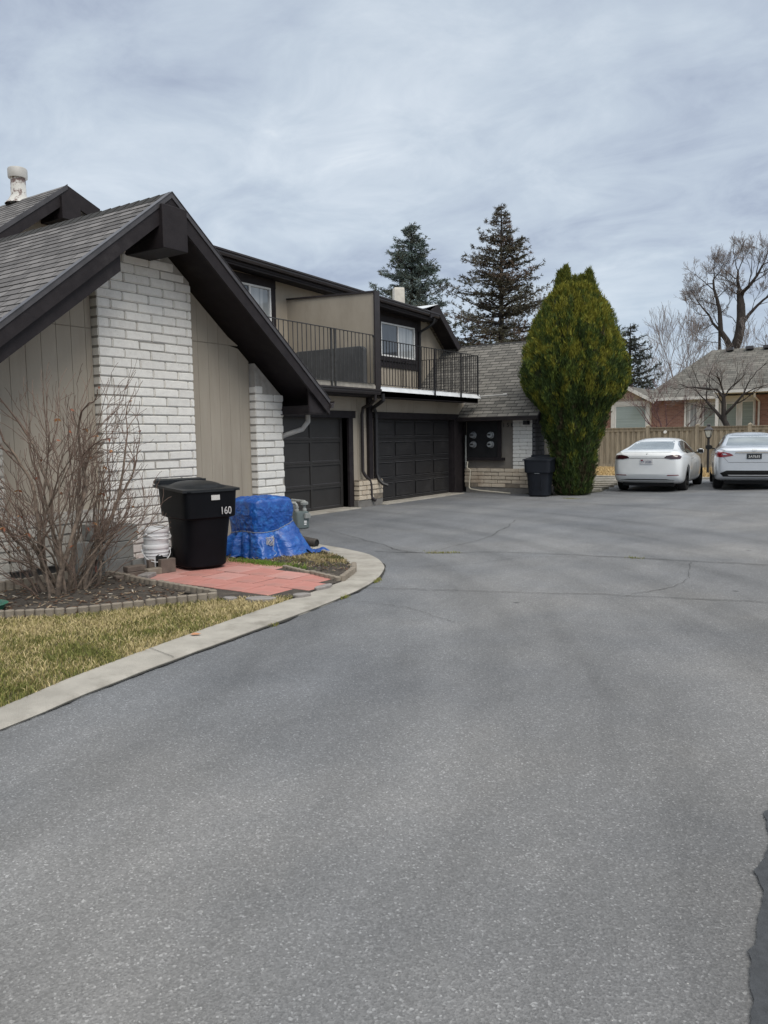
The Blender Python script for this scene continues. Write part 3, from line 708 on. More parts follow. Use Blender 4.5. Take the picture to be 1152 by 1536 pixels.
for ya in (3.60,9.90):
    mb.slab([(X0+.02,ya,rz(ya)-.02),(X0+.02,RY,RZ-.02),(X0+.02,RY,RZ-.02-d*1.2),(X0+.02,ya,rz(ya)-.02-d)],(-.045,0,0))
mb.build('rake_board',M['trim'],TA,fix=True)
mb=MB()
for ya in (3.60,9.90):
    mb.slab([(X0+.035,ya,rz(ya)+.018),(X0+.035,RY,RZ+.018),(X0+.035,RY,RZ-.055),(X0+.035,ya,rz(ya)-.055)],(-.014,0,0))
    mb.slab([(X0+.045,ya,rz(ya)+.020),(X0+.045,RY,RZ+.020),(X0-.05,RY,RZ+.020),(X0-.05,ya,rz(ya)+.020)],(0,0,-.006))
mb.build('drip_edge',M['fascia_metal'],TA)
# notch boards: second lower rafter on each rake
mb=MB()
for s_,y1 in((-1,3.75),):
    ya=RY+s_*(.75 if s_<0 else 2.2)
    mb.slab([(-7.74,y1,rz(y1)-.08),(-7.74,ya,rz(ya)-.08),(-7.74,ya,rz(ya)-.45),(-7.74,y1,rz(y1)-.38)],(-.10,0,0))
mb.build('lower_rafter',M['trim'],TA)
mb=MB();mb.box(-12,-7.62,6.62,7.01,3.92,4.44);mb.build('ridge_beam',M['trim'],TA,bevel=.006)
# eave end of the near roof: boxed return, gutter, downspout
mb=MB();mb.box(-12.4,-7.78,9.50,9.86,1.98,2.10);mb.slab([(-7.735,9.46,1.985),(-7.735,9.87,1.985),(-7.735,9.87,2.16),(-7.735,9.46,2.47)],(-.03,0,0));mb.box(-12.4,-7.74,9.46,9.87,1.965,1.978);mb.build('eave_box',M['trim'],TA)
mb=MB();gutter(mb,(-7.66,9.89,2.06),(-9.8,9.89,2.06),.11,.11,(0,1,0));go=mb.build('gutter',M['metaltrim'],TA)
mb=MB();mb.tube([(-8.05,9.80,2.0),(-8.05,9.80,1.86),(-8.10,9.72,1.74),(-8.34,9.62,1.66),(-8.47,9.575,1.60),(-8.52,9.575,1.3),(-8.52,9.575,.2)],.04,10);mb.build('downspout',M['plasticgrey'],TA,smooth='auto')
# garage front
GX=-10.55
mb=MB();mb.box(-10.75,GX-.03,9.5,14.60,2.03,2.52);mb.box(-10.75,GX-.03,14.24,14.60,-.05,2.03);mb.build('garage_wall_core',M['trim'],TA)
mb=MB();siding(mb,GX,9.5,14.60,2.18,NF(2.50),bw=1.22);siding(mb,GX,14.42,14.60,.55,NF(2.19),bw=.2);mb.build('garage_siding',M['stucco'],TA)
mb=MB();mb.box(GX-.06,GX+.035,9.52,14.50,2.03,2.185);mb.build('header_board',M['trim'],TA,bevel=.004)
mb=MB();mb.box(GX-.22,GX+.032,14.24,14.40,-.02,2.028);mb.build('jamb_board',M['trim'],TA,bevel=.004)
def garage1(parent):
    y0,y1,z0,z1=9.75,14.22,.03,2.05;xb=GX-.17
    b=MB();b.box(xb-.04,xb,y0,y1,z0,z1);d=b.build('garage_door',M['door1'],parent)
    s=MB();rows=4;cw=1.035;rh=(z1-z0)/rows
    ys=[y1-.085];k=1
    while y1-.085-k*cw>y0: ys.append(y1-.085-k*cw);k+=1
    ys.append(y0)
    f=MB()
    f.box(xb+.001,xb+.024,y1-.085,y1,z0,z1)
    for yy in ys[1:-1]: f.box(xb+.001,xb+.024,yy-.035,yy+.035,z0,z1)
    for r_ in range(rows+1):
        z=z0+r_*rh;a=max(z0,z-.05);b2=min(z1,z+.05)
        for q in range(len(ys)-1):
            ya=ys[q]-(0 if q==0 else .035);yb=ys[q+1]+.035
            if 0<r_<rows:
                f.box(xb+.001,xb+.022,yb,ya,a,z-.0025);f.box(xb+.001,xb+.022,yb,ya,z+.0025,b2)
            else: f.box(xb+.001,xb+.022,yb,ya,a,b2)
    f.build('stile_and_rail',M['door1'],d,bevel=.003)
    m=MB()
    for r_ in range(rows):
        for q in range(len(ys)-1):
            ya=ys[q]-.035;yb=ys[q+1]+.035;z=z0+r_*rh+.05;zz_=z0+(r_+1)*rh-.05
            m.box(xb+.001,xb+.010,yb,ya,z,z+.012);m.box(xb+.001,xb+.010,yb,yb+.012,z+.012,zz_)
    m.build('panel_edge_strip',M['fascia_metal'],d)
    return d
garage1(TA)
# balcony
mb=MB();mb.box(-12.5,-9.98,9.95,14.56,2.50,2.65);mb.build('balcony_deck',M['trim'],TA)
mb=MB();mb.box(-10.01,-9.955,10.0,14.50,2.655,2.73);mb.box(-10.03,-9.975,10.0,14.50,2.73,2.755);mb.build('deck_edge',M['whitemetal'] if 0 else pm('weathered_deck_edge',(.42,.39,.34),(.28,.26,.23),8,.8),TA)
mb=MB();gutter(mb,(-9.975,10.0,2.53),(-9.975,14.60,2.53),.12,.12);mb.build('gutter',M['metaltrim'],TA)
def railing(parent,P,zb,zt,sp=.115,posts=(),mat='iron'):
    mb=MB()
    for a,b in zip(P[:-1],P[1:]):
        a=V(a);b=V(b);L=(b-a).length;n=round(L/sp)
        mb.beam((a.x,a.y,zt),(b.x,b.y,zt),.035,.014);mb.beam((a.x,a.y,zb+.07),(b.x,b.y,zb+.07),.03,.012)
        for i in range(n+1):
            p=a.lerp(b,i/n);mb.beam((p.x,p.y,zb+.076),(p.x,p.y,zt-.007),.013,.013,(1,0,0))
    for p in posts: mb.beam((p[0],p[1],zb-.10),(p[0],p[1],zt-.007),.034,.034,(1,0,0))
    return mb.build('railing',M[mat],parent)
M['ironworn']=pm('worn_iron',(.06,.06,.06),(.03,.03,.03),9,.55)
ra=railing(TA,[(-9.94,9.95),(-9.94,14.42)],2.70,3.82,.135,[(-9.94,12.9),(-9.94,13.02)],'ironworn')
mb=MB();mb.lathe([(0,-.03),(.028,-.02),(.03,.01),(.0,.03)],(-9.94,14.43,3.80),10);mb.build('rail_knob',M['iron'],ra)
# upper storey
UX=-12.5
mb=MB();zu=lambda y:(5.69-.033*(y-8.95)) if y>8.6 else 5.87-.77*(8.35-y)-.2
EZ=lambda y:5.60-.030*(y-8.95)      # eave top line
mb.slab([(UX,7.0,3.5),(UX,14.6,2.6),(UX,14.6,EZ(14.6)-.02),(UX,8.9,EZ(8.9)-.02),(UX,8.35,5.66),(UX,7.0,4.62)],(-.15,0,0))
mb.build('upper_wall',M['stucco'],TA)
window(TA,UX,12.55,13.93,3.85,5.05,.5,M['glassdark'],M['curtain'],.15)
def eave(parent,y0,y1):
    mb=MB();a=EZ(y0);b=EZ(y1)
    mb.slab([(UX,y0,a-.17),(UX,y1,b-.17),(-12.02,y1,b-.17),(-12.02,y0,a-.17)],(0,0,-.03))
    mb.slab([(-12.04,y0,a-.01),(-12.04,y1,b-.01),(-12.04,y1,b-.24),(-12.04,y0,a-.24)],(-.05,0,0));mb.build('eave_fascia',M['trim'],parent)
    mb=MB();gutter(mb,(-12.035,y0,a-.14),(-12.035,y1,b-.14),.12,.13);mb.build('eave_gutter',M['metaltrim'],parent)
    mb=MB();mb.slab([(-12.0,y0,a),(-12.0,y1,b),(-19,y1,b+.02),(-19,y0,a+.02)],(0,0,.022));mb.build('flat_roof',M['whitemetal'],parent)
eave(TA,8.95,14.6)
x0=-11.95
o2=roof('side_slope',TA,(-19,6.72,5.87-.77*1.63),(x0,6.72,5.87-.77*1.63),(x0,8.35,5.87),(-19,8.35,5.87),M['shingle'],u0=1)
mb=MB();mb.slab([(x0,8.35,5.86),(x0,8.98,EZ(8.95)+.03),(-19,8.98,EZ(8.95)+.03),(-19,8.35,5.86)],(0,0,-.02));mb.build('cap_sheet',M['whitemetal'],TA)
mb=MB()
mb.slab([(x0+.02,6.70,4.60),(x0+.02,8.35,5.87),(x0+.02,8.35,5.60),(x0+.02,6.70,4.33)],(-.045,0,0))
mb.slab([(x0+.02,8.35,5.87),(x0+.02,8.98,EZ(8.95)+.02),(x0+.02,8.98,EZ(8.95)-.22),(x0+.02,8.35,5.60)],(-.045,0,0))
mb.slab([(x0-.03,6.72,4.57),(x0-.03,8.35,5.83),(-12.5,8.35,5.83),(-12.5,6.72,4.57)],(0,0,-.04))
mb.box(-12.6,x0+.07,8.2,8.55,5.30,5.66)
mb.build('upper_rake',M['trim'],TA)
mb=MB();mb.slab([(x0+.035,6.70,4.615),(x0+.035,8.35,5.885),(x0+.035,8.35,5.80),(x0+.035,6.70,4.53)],(-.014,0,0));mb.build('drip_edge',M['fascia_metal'],TA)
# roof vent
mb=MB();vc=(-13.42,8.40,0);mb.lathe([(.24,5.82),(.17,5.90),(.13,5.98),(.125,6.28)],vc,20);v_=mb.build('roof_vent',pm('peeling_white_vent',(.6,.59,.56),(.5,.49,.46),6,.6,dirt=(.16,.11,.10),dscale=7,dpos=(.5,.56)),TA,smooth='auto')
mb=MB();mb.lathe([(.0,6.28),(.16,6.27),(.165,6.30),(.165,6.42),(.15,6.44),(0,6.45)],vc,20);mb.build('vent_cap',M['plasticgrey'],v_,smooth='auto')
# party wall between the balconies
mb=MB();mb.slab([(UX,14.54,2.6),(-9.98,14.54,2.6),(-9.98,14.54,4.76),(UX,14.54,4.86)],(0,.12,0));mb.build('balcony_divider',M['stucco'],TA)
mb=MB();mb.slab([(UX,14.51,4.86),(-9.95,14.51,4.76),(-9.95,14.51,4.80),(UX,14.51,4.90)],(0,.18,0));mb.box(-9.978,-9.945,14.50,14.70,2.60,4.757);mb.build('divider_trim',M['metaltrim'],TA)
# downspouts beside the pier
mb=MB();mb.tube([(-9.93,14.44,2.56),(-9.94,14.46,2.42),(-10.15,14.56,2.33),(-10.42,14.66,2.26),(-10.47,14.68,2.1),(-10.47,14.68,.82),(-10.44,14.72,.72),(-10.40,14.84,.60),(-10.39,14.88,.5),(-10.39,14.90,.2),(-10.33,14.98,.12)],.038,8);mb.build('downspout',M['metaltrim'],TA,smooth='auto')
mb=MB();mb.box(-10.72,-10.25,9.8,14.3,-.03,.022);mb.build('door_sill',M['concrete'],TA,bevel=.008)
# ================================================================ FAR TOWNHOUSE
TB=thing('townhouse','far beige townhouse with wide dark garage door, iron balcony and shingled wing behind the arborvitae','townhouse',(-9.5,18,0))
WY=19.75
mb=MB();mb.box(-10.75,GX-.03,14.602,19.75,2.03,2.52);mb.box(-10.75,GX-.03,14.602,15.40,-.05,2.03);mb.box(-10.75,GX-.03,19.12,19.75,-.05,2.03);mb.build('garage_wall_core',M['trim'],TB)
mb=MB();siding(mb,GX,14.602,19.74,2.18,NF(2.50),bw=1.22);siding(mb,GX,14.602,15.28,.55,NF(2.18),bw=.6);mb.build('garage_siding',M['stucco'],TB)
mb=MB();mb.box(GX-.06,GX+.035,15.22,19.74,2.03,2.185);mb.build('header_board',M['trim'],TB,bevel=.004)
for a,b in((15.24,15.38),(19.14,19.56)):
    mb=MB();mb.box(GX-.22,GX+.032,a,b,-.02,2.028);mb.build('jamb_board',M['trim'],TB,bevel=.004)
mb=MB();mb.box(-10.54,-10.46,14.95,15.10,.55,2.5);mb.build('wall_post',M['trim'],TB,bevel=.004)
y0,y1,z0,z1=15.38,19.14,.03,2.05;xb=GX-.15
mb=MB();rh=(z1-z0)/4
for r_ in range(4): mb.box(xb-.04,xb,y0,y1,z0+r_*rh+.003,z0+(r_+1)*rh-.003)
d_=mb.build('garage_door',M['door2'],TB,bevel=.003)
mb=MB();cw=(y1-y0)/4
for r_ in range(4):
    for c_ in range(4):
        ya=y0+c_*cw+.07;yb=y0+(c_+1)*cw-.07;za=z0+r_*rh+.085;zb=z0+(r_+1)*rh-.085
        mb.obox((xb+.005,(ya+yb)/2,(za+zb)/2),(1,0,0),(0,1,0),(0,0,1),.012,(yb-ya)/2,(zb-za)/2)
mb.build('raised_panel',M['door2'],d_,bevel=.014,seg=2)
mb=MB();mb.box(xb-.08,xb-.045,y0-.2,y1+.2,-.02,2.1);mb.build('door_backing',M['trim'],d_)
mb=MB()
for r_ in range(4):
    for c_ in range(4):
        ya=y0+c_*cw+.07;yb=y0+(c_+1)*cw-.07;za=z0+r_*rh+.085;zb=z0+(r_+1)*rh-.085
        for zq in(za-.012,zb+.012): mb.beam((xb+.008,ya,zq),(xb+.008,yb,zq),.012,.014)
mb.build('panel_edge_strip',pm('painted_door_highlight',(.085,.085,.09),(.05,.05,.053),9,.4),d_)  # added paler strips put the highlight on panel edges into the colour
mb=MB();mb.box(xb+.001,xb+.006,y0+.05,y1-.05,.045,.052);mb.lathe([(0,0),(.02,0),(.02,.012),(0,.014)],(xb+.002,16.2,.86),12,'x');mb.build('door_handle',M['fascia_metal'],d_)
mb=MB();mb.box(-10.72,-10.24,15.3,19.2,-.03,.02);mb.build('door_sill',M['concrete'],TB,bevel=.008)
# pier
po=brick_part('brick_pier',TB,(-10.38,14.40,0),(0,1,0),.98,(1,0,0),.15,.16,NF(.62),M['brickcream'],M['mortard'],21,rag=1,L=.30,H=.11)
mb=MB();mb.box(-10.54,-10.40,14.38,15.38,-.03,.158);mb.build('pier_footing',M['footing'],TB,bevel=.006)
mb=MB();mb.tube([(-9.93,14.74,2.56),(-9.93,14.76,2.42),(-10.1,14.86,2.36),(-10.36,15.0,2.28),(-10.42,15.16,2.16),(-10.42,15.18,2.0),(-10.42,15.18,.74),(-10.36,15.18,.60),(-10.26,15.20,.50),(-10.17,15.26,.46)],.045,8);mb.build('downspout',M['iron'],TB,smooth='auto')
# deck
mb=MB();mb.box(UX,-9.98,14.665,19.46,2.50,2.62);mb.build('balcony_deck',M['trim'],TB)
mb=MB();mb.slab([(-9.98,14.67,2.50),(-9.98,19.50,2.47),(-9.98,19.50,2.60),(-9.98,14.67,2.62)],(-.05,0,0));mb.build('deck_fascia',M['trim'],TB)
mb=MB();mb.slab([(-9.90,14.68,2.615),(-9.90,19.52,2.60),(-9.97,19.56,2.71),(-9.97,14.68,2.725)],(-.012,0,.002));mb.slab([(-9.97,14.68,2.72),(-9.97,19.56,2.705),(-10.6,19.56,2.70),(-10.6,14.68,2.715)],(0,0,.008))
mb.slab([(-9.90,19.52,2.60),(-9.97,19.56,2.71),(-10.6,19.57,2.71),(-10.6,19.53,2.60)],(0,.008,0));mb.build('deck_flashing',M['whitemetal'],TB)
railing(TB,[(-9.955,14.72),(-9.955,19.44),(-12.4,19.44)],2.69,3.75,.118,[(-9.885,17.0),(-9.885,18.35),(-9.955,19.44)])
mb=MB();mb.tube([(-9.95,19.5,2.66),(-9.30,19.75,2.69)],.018,8);mb.tube([(-9.34,19.735,2.69),(-9.24,19.775,2.695)],.035,8);mb.build('drain_spout',M['plasticgrey'],TB)
# upper storey
PK=5.50;PY=20.75
mb=MB();mb.slab([(UX,14.602,2.6),(UX,23.2,2.6),(UX,23.2,PK-.2-.8*(23.2-PY)),(UX,20.9,5.15),(UX,14.602,EZ(14.6)-.02)],(-.15,0,0));mb.build('upper_wall',M['stucco'],TB)
mb=MB();siding(mb,UX+.022,18.3,20.5,4.92,NF(5.2),bw=4);mb.box(UX+.002,UX+.03,18.05,20.6,3.56,3.74);mb.box(UX+.002,UX+.034,20.45,20.62,2.7,5.14);mb.build('window_surround',M['trim'],TB)
window(TB,UX,18.45,20.25,3.86,4.80,.5,M['glassdark'],M['curtain'],.13)
eave(TB,14.602,20.85)
x0=-11.95
o3=roof('side_slope',TB,(x0,22.9,PK-.8*(22.9-PY)),(-19,22.9,PK-.8*(22.9-PY)),(-19,PY,PK),(x0,PY,PK),M['shingle2'],u0=5)
mb=MB();mb.slab([(x0,20.05,EZ(20.0)+.04),(x0,PY,PK),(-19,PY,PK),(-19,20.05,EZ(20.0)+.04)],(0,0,.014));mb.build('cap_sheet',M['whitemetal'],TB)
mb=MB()
mb.slab([(x0+.02,22.9,PK-.8*2.15),(x0+.02,PY,PK),(x0+.02,PY,PK-.26),(x0+.02,22.9,PK-.8*2.15-.26)],(-.045,0,0))
mb.slab([(x0-.03,22.9,PK-.8*2.15-.02),(x0-.03,PY,PK-.02),(-12.5,PY,PK-.02),(-12.5,22.9,PK-.8*2.15-.02)],(0,0,-.05))
mb.slab([(x0+.02,20.3,EZ(20.3)),(x0+.02,PY,PK),(x0+.02,PY,PK-.3),(x0+.02,20.3,EZ(20.3)-.2)],(-.045,0,0))
mb.build('upper_rake',M['trim'],TB)
mb=MB();mb.tube([(-11.98,20.6,5.08),(-12.0,20.6,4.96),(-12.15,20.55,4.84),(-12.40,20.5,4.72),(-12.44,20.5,4.6),(-12.44,20.5,3.0)],.04,8);mb.build('downspout',M['iron'],TB,smooth='auto')
mb=MB();mb.lathe([(.25,5.2),(.23,6.30),(.21,6.36),(0,6.38)],(-13.98,21.75,0),4);mb.build('chimney',pm('cream_chimney',(.6,.57,.5),(.5,.47,.42),6,.8),TB)
# wing
wr=lambda y:4.38-.79*abs(y-22.2)
o=roof('wing_roof',TB,(-19,19.30,wr(19.3)),(-8.15,19.30,wr(19.3)),(-8.15,22.2,4.38),(-19,22.2,4.38),M['shingle2'],u0=7)
roof('back_slope',o,(-8.15,24.3,wr(24.3)),(-19,24.3,wr(24.3)),(-19,22.2,4.38),(-8.15,22.2,4.38),M['shingle2'],u0=9)
mb=MB()
for s_ in(19.3,24.3): mb.slab([(-8.15,s_,wr(s_)-.012),(-8.15,22.2,4.368),(-19,22.2,4.368),(-19,s_,wr(s_)-.012)],(0,0,-.06))
mb.slab([(-8.12,19.28,wr(19.3)-.02),(-8.12,22.2,4.36),(-8.12,22.2,4.08),(-8.12,19.28,wr(19.3)-.22)],(-.04,0,0));mb.slab([(-8.12,24.3,wr(24.3)-.02),(-8.12,22.2,4.36),(-8.12,22.2,4.08),(-8.12,24.3,wr(24.3)-.22)],(-.04,0,0))
mb.slab([(-10.6,19.74,2.02),(-8.2,19.74,2.02),(-8.2,19.32,2.02),(-10.6,19.32,2.02)],(0,0,-.03))
mb.build('wing_soffit',M['trim'],TB)
mb=MB();gutter(mb,(-10.55,19.30,1.99),(-8.13,19.30,1.99),.10,.10,(0,-1,0));mb.build('wing_gutter',M['metaltrim'],TB)
mb=MB();x=-8.15
while x>-12:
    mb.slab([(x,22.06,4.27),(x-.2,22.06,4.262),(x-.2,22.2,4.39),(x,22.2,4.40)],(0,0,-.01));x-=.19
mb.build('ridge_cap',M['shingle2'],o)
mb=MB();mb.box(-10.98,-8.46,19.80,19.9,-.1,2.1);mb.slab([(-8.46,19.8,.1),(-8.46,24.2,.1),(-8.46,24.2,wr(24.2)-.1),(-8.46,22.2,4.25),(-8.46,19.8,wr(19.8)-.1)],(-.1,0,0));mb.build('wing_wall_core',M['trim'],TB)
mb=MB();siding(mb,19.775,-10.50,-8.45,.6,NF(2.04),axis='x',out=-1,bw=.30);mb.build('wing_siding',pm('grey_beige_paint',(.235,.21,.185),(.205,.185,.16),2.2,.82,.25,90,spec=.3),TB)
brick_part('brick_pillar',TB,(-9.04,19.70,0),(1,0,0),.62,(0,-1,0),.12,.66,NF(2.02),M['brickw'],M['mortar'],31,L=.42,H=.105)
brick_part('brick_base',TB,(-10.50,19.66,0),(1,0,0),2.10,(0,-1,0),.14,.16,NF(.68),M['brickcream'],M['mortard'],32,rag=1,L=.42,H=.105)
mb=MB();mb.box(-10.46,-8.42,19.68,19.80,-.03,.158);mb.build('wing_footing',M['footing'],TB,bevel=.006)
brick_part('brick_pillar',TB,(-8.37,19.68,0),(0,1,0),.66,(1,0,0),.10,.1,NF(2.0),pm('dark_block',(.10,.10,.105),(.07,.07,.075),8,.8),M['trim'],33)  # side face of the corner pillar, in a darker block colour
mb=MB();siding(mb,-8.44,20.35,24.15,.1,lambda y:wr(y)-.1);mb.build('gable_siding',M['siding'],TB)
mb=MB();mb.box(-8.62,-8.50,19.42,19.62,1.86,1.97);mb.build('security_light',M['iron'],TB,bevel=.01)
# meter cupboard
mb=MB();mb.box(-10.44,-9.42,19.70,19.77,.95,1.97);mp_=mb.build('meter_cupboard',M['iron'],TB,bevel=.004)
mb=MB()
for a in((-10.44,-9.42,1.97,2.03),(-10.46,-9.33,.90,.98)): mb.box(a[0]-.03,a[1]+.06,19.64,19.72,a[2],a[3])
mb.box(-9.47,-9.37,19.65,19.71,.98,1.97);mb.build('cupboard_frame',M['trim'],mp_,bevel=.004)
gm=glass_mat('meter_glass',(.34,.36,.37),(.2,.21,.22))
for mx_,mz in((-10.22,1.60),(-9.68,1.60),(-10.22,1.34),(-9.68,1.34)):
    mb=MB();mb.lathe([(.098,-.005),(.098,-.03),(.082,-.035),(.08,-.11),(.068,-.13),(0,-.135)],(mx_,19.70,mz),20,'y');e_=mb.build('electric_meter',gm,TB,smooth='auto')
    mb=MB();mb.box(mx_-.045,mx_+.045,19.562,19.558,mz-.01,mz+.03);mb.lathe([(.1,-.0),(.1,-.02),(.084,-.02)],(mx_,19.698,mz),20,'y');mb.build('meter_dial',M['iron'],e_)
mb=MB();mb.tube([(-10.44,19.64,1.60),(-10.44,19.64,.68)],.022,8);mb.build('conduit',M['pipegrey'],TB)
mb=MB();mb.tube([(-10.43,19.66,.86),(-10.36,19.60,.86),(-10.36,19.56,.70),(-10.22,19.50,.64),(-10.26,19.49,.16),(-10.20,19.47,.11),(-9.9,19.42,.08),(-8.95,19.36,.03)],.018,8);mb.build('drain_pipe',pm('cream_pipe',(.6,.56,.46),(.5,.46,.38),9,.5),TB,smooth='auto')
def text(body,size,loc,rot,mat,parent,name='lettering',ext=.002,sx=1,font=None,world=True):
    cu=bpy.data.curves.new(name,'FONT');cu.body=body;cu.size=size;cu.extrude=ext;cu.align_x='CENTER';cu.align_y='CENTER'
    to=bpy.data.objects.new('tmp',cu);COL.objects.link(to);bpy.context.view_layer.update()
    me=bpy.data.meshes.new_from_object(to.evaluated_get(bpy.context.evaluated_depsgraph_get()));bpy.data.objects.remove(to);bpy.data.curves.remove(cu)
    Mx=Matrix.Translation(V(loc))@rot.to_matrix().to_4x4()@Matrix.Diagonal((sx,1,1,1))
    if world and parent is not None: Mx=WM[parent.name].inverted()@Mx
    me.transform(Mx);me.materials.clear();me.materials.append(mat)
    me.name=name;o=bpy.data.objects.new(name,me);link(o,parent);return o
from mathutils import Euler
text('1 5 8',.16,(-9.20,19.752,1.86),Euler((rad(90),0,0)),M['iron'],TB,'house_number')
# ================================================================ things near the wall
def rrect(hx,hy,z,cx=0,cy=0,n=8,p=4.5):
    out=[]
    for k in range(n*4):
        a=2*math.pi*(k+.5)/(n*4);c,s=math.cos(a),math.sin(a)
        out.append((cx+hx*math.copysign(abs(c)**(2/p),c),cy+hy*math.copysign(abs(s)**(2/p),s),z))
    return out
def rings(mb,RR,cap0=True,cap1=True):
    n=len(RR[0]);vs=[q for r in RR for q in r];fs=[]
    for i in range(len(RR)-1):
        for k in range(n):
            a=i*n+k;b=i*n+(k+1)%n;fs.append((a,b,b+n,a+n))
    if cap0: fs.append(tuple(range(n-1,-1,-1)))
    if cap1: m=(len(RR)-1)*n;fs.append(tuple(range(m,m+n)))
    mb.add(vs,fs)
def wheelie(label,loc,rz,mat,lidmat,group,dome=.07,sc_=1.0):
    t=thing('wheelie_bin',label,'bin',loc,rz,group)
    s=sc_
    mb=MB();rings(mb,[rrect(.24,.23,.01,.0,p=3.6),rrect(.285,.27,.04,.0,p=3.6),rrect(.31,.285,.35,.005,p=4),rrect(.335,.30,.61,.01,p=5),rrect(.378,.335,.63,0,p=9),rrect(.395,.345,.95,-.005,p=11),rrect(.41,.36,.952,-.005,p=11),rrect(.41,.36,.965,-.005,p=11)])
    mb.v=[(x,y,z-(.035*(x+.1)*max(0,(z-.7)/.25) if z>.7 else 0)) for x,y,z in mb.v]
    mb.build('body',mat,t,world=False,smooth='auto')
    L=MB();nx,ny=22,20
    vs=[];fs=[]
    for i in range(nx+1):
        for j in range(ny+1):
            u=-1+2*i/nx;v=-1+2*j/ny
            x=-.01+.415*u;y=.372*v
            # round the corners
            if u>.6 and abs(v)>.7: x-=.03*((u-.6)/.4)*((abs(v)-.7)/.3)
            q=((u+.02)/.80)**2+(v/.84)**2
            h=.982+dome*max(0,1-q)**.55-.035*(x+.1)+.006*(1-u)
            vs.append((x,y,h))
    for i in range(nx):
        for j in range(ny): a=i*(ny+1)+j;fs.append((a,a+ny+1,a+ny+2,a+1))
    n=len(vs);bd=[i*(ny+1) for i in range(nx)]+[nx*(ny+1)+j for j in range(ny)]+[i*(ny+1)+ny for i in range(nx,0,-1)]+[j for j in range(ny,0,-1)]
    m=len(vs);vs+=[(vs[i][0]*1.005,vs[i][1]*1.005,vs[i][2]-.03) for i in bd]
    for k in range(len(bd)): fs.append((bd[k],bd[(k+1)%len(bd)],m+(k+1)%len(bd),m+k))
    L.add(vs,fs);L.build('lid',lidmat,t,world=False,smooth='auto')
    H=MB();H.tube([(-.40,-.31,1.0),(-.50,-.31,1.035),(-.525,-.29,1.04),(-.525,.29,1.04),(-.50,.31,1.035),(-.40,.31,1.0)],.028,10);H.box(-.47,-.40,-.33,.33,.96,1.055);H.build('handle',lidmat,t,world=False,bevel=.012,seg=2)
    for sg in(-1,1):
        w_=MB();w_.lathe([(.04,-.03),(.115,-.03),(.125,-.02),(.125,.02),(.115,.03),(.04,.03)],(-.30,.27*sg,.125),20,'y');w_.build('wheel',M['rubber'],t,world=False,smooth='auto')
    return t
t=wheelie('large black wheelie bin numbered 160 standing on the red patio beside the blue tarp',(-7.20,6.62,.05),rad(-16),M['binblack'],M['binlid'],'wheelie bins')
mb=MB();mb.box(.388,.394,-.02,.09,.835,.895);st=mb.build('sticker',pm('sticker_white',(.6,.6,.58),(.45,.45,.44),90,.5),t,world=False)
st.data.transform(Matrix.Translation((.004,0,0)))
wt=pm('stencil_paint',(.62,.62,.62),(.3,.3,.3),60,.7)
text('160',.125,(.398,.165,.70),Euler((rad(90),0,rad(90))),wt,t,'stencil_number',ext=.004,sx=.8,world=False)
t=wheelie('dark navy wheelie bin standing before the wing wall beside the arborvitae',(-8.0,19.12,.0),rad(-80),M['binnavy'],M['binnavy'],'wheelie bins',.04,1)
mb=MB();mb.box(.345,.352,-.07,.06,.60,.64);st=mb.build('sticker',pm('sticker_pale',(.5,.52,.52),(.2,.2,.2),60,.5),t,world=False)
mb=MB();mb.box(.30,.338,-.12,-.10,.2,.72);mb.box(.30,.338,.09,.11,.2,.72);mb.build('front_rib',M['binnavy'],t,world=False,bevel=.008)
# buckets
def bucket(label,loc,rz,cut=False,hang=.16,side=1):
    t=thing('bucket',label,'bucket',loc,rz,'stacked white buckets')
    mb=MB();prof=[(0,.004),(.128,.004),(.132,.01),(.143,.235),(.150,.236),(.150,.246),(.1445,.248),(.1452,.272),(.153,.273),(.153,.283),(.1465,.285),(.1475,.318),(.157,.319),(.159,.335),(.159,.352),(.154,.366),(.147,.366),(.146,.34),(.130,.02),(0,.018)]
    mb.lathe(prof,(0,0,0),40);mb.build('shell',M['bucket'],t,world=False,smooth='auto')
    h=MB();pts=[]
    for k in range(21):
        a=math.pi*k/20;x=.162*math.cos(a);q=math.sin(a)
        pts.append((x,-(.05+.12*q*side*1.0) if 0 else -.165*q**.7*1.0,.295-hang*q))
    h.tube(pts,.0045,6);h.lathe([(.0,-.012),(.016,-.012),(.016,.012),(0,.012)],(.158,0,.295),10,'x');h.lathe([(.0,-.012),(.016,-.012),(.016,.012),(0,.012)],(-.158,0,.295),10,'x')
    h.build('bail_handle',M['bucket'],t,world=False)
    if cut:
        c=MB();pr2=random.Random(4);P=[]
        up_=[(-.105,.0),(-.095,.155),(-.06,.165),(-.02,.15),(.03,.158),(.085,.14),(.10,.15),(.105,.09),(.06,.095),(.05,.0)]
        vs=[];
        for q,z in [(-100,.02),(-100,.15),(-88,.168),(-74,.160),(-66,.135),(-50,.13),(-36,.118),(-30,.10),(-44,.095),(-44,.02)]:
            vs.append((.1505*math.cos(rad(q)),.1505*math.sin(rad(q)),z+.085))
        c.add(vs,[(0,1,2,3),(0,3,4,5),(0,5,6,9),(6,7,8,9)]);c.build('torn_hole',M['black'],t,world=False,fix=False)
    return t
bucket('lower white plastic bucket with a torn black hole beside the black bin',(-7.42,6.14,.012),rad(58),True,.13)
bucket('upper white bucket nested in the torn one beside the black bin',(-7.415,6.143,.205),rad(95),False,.06)
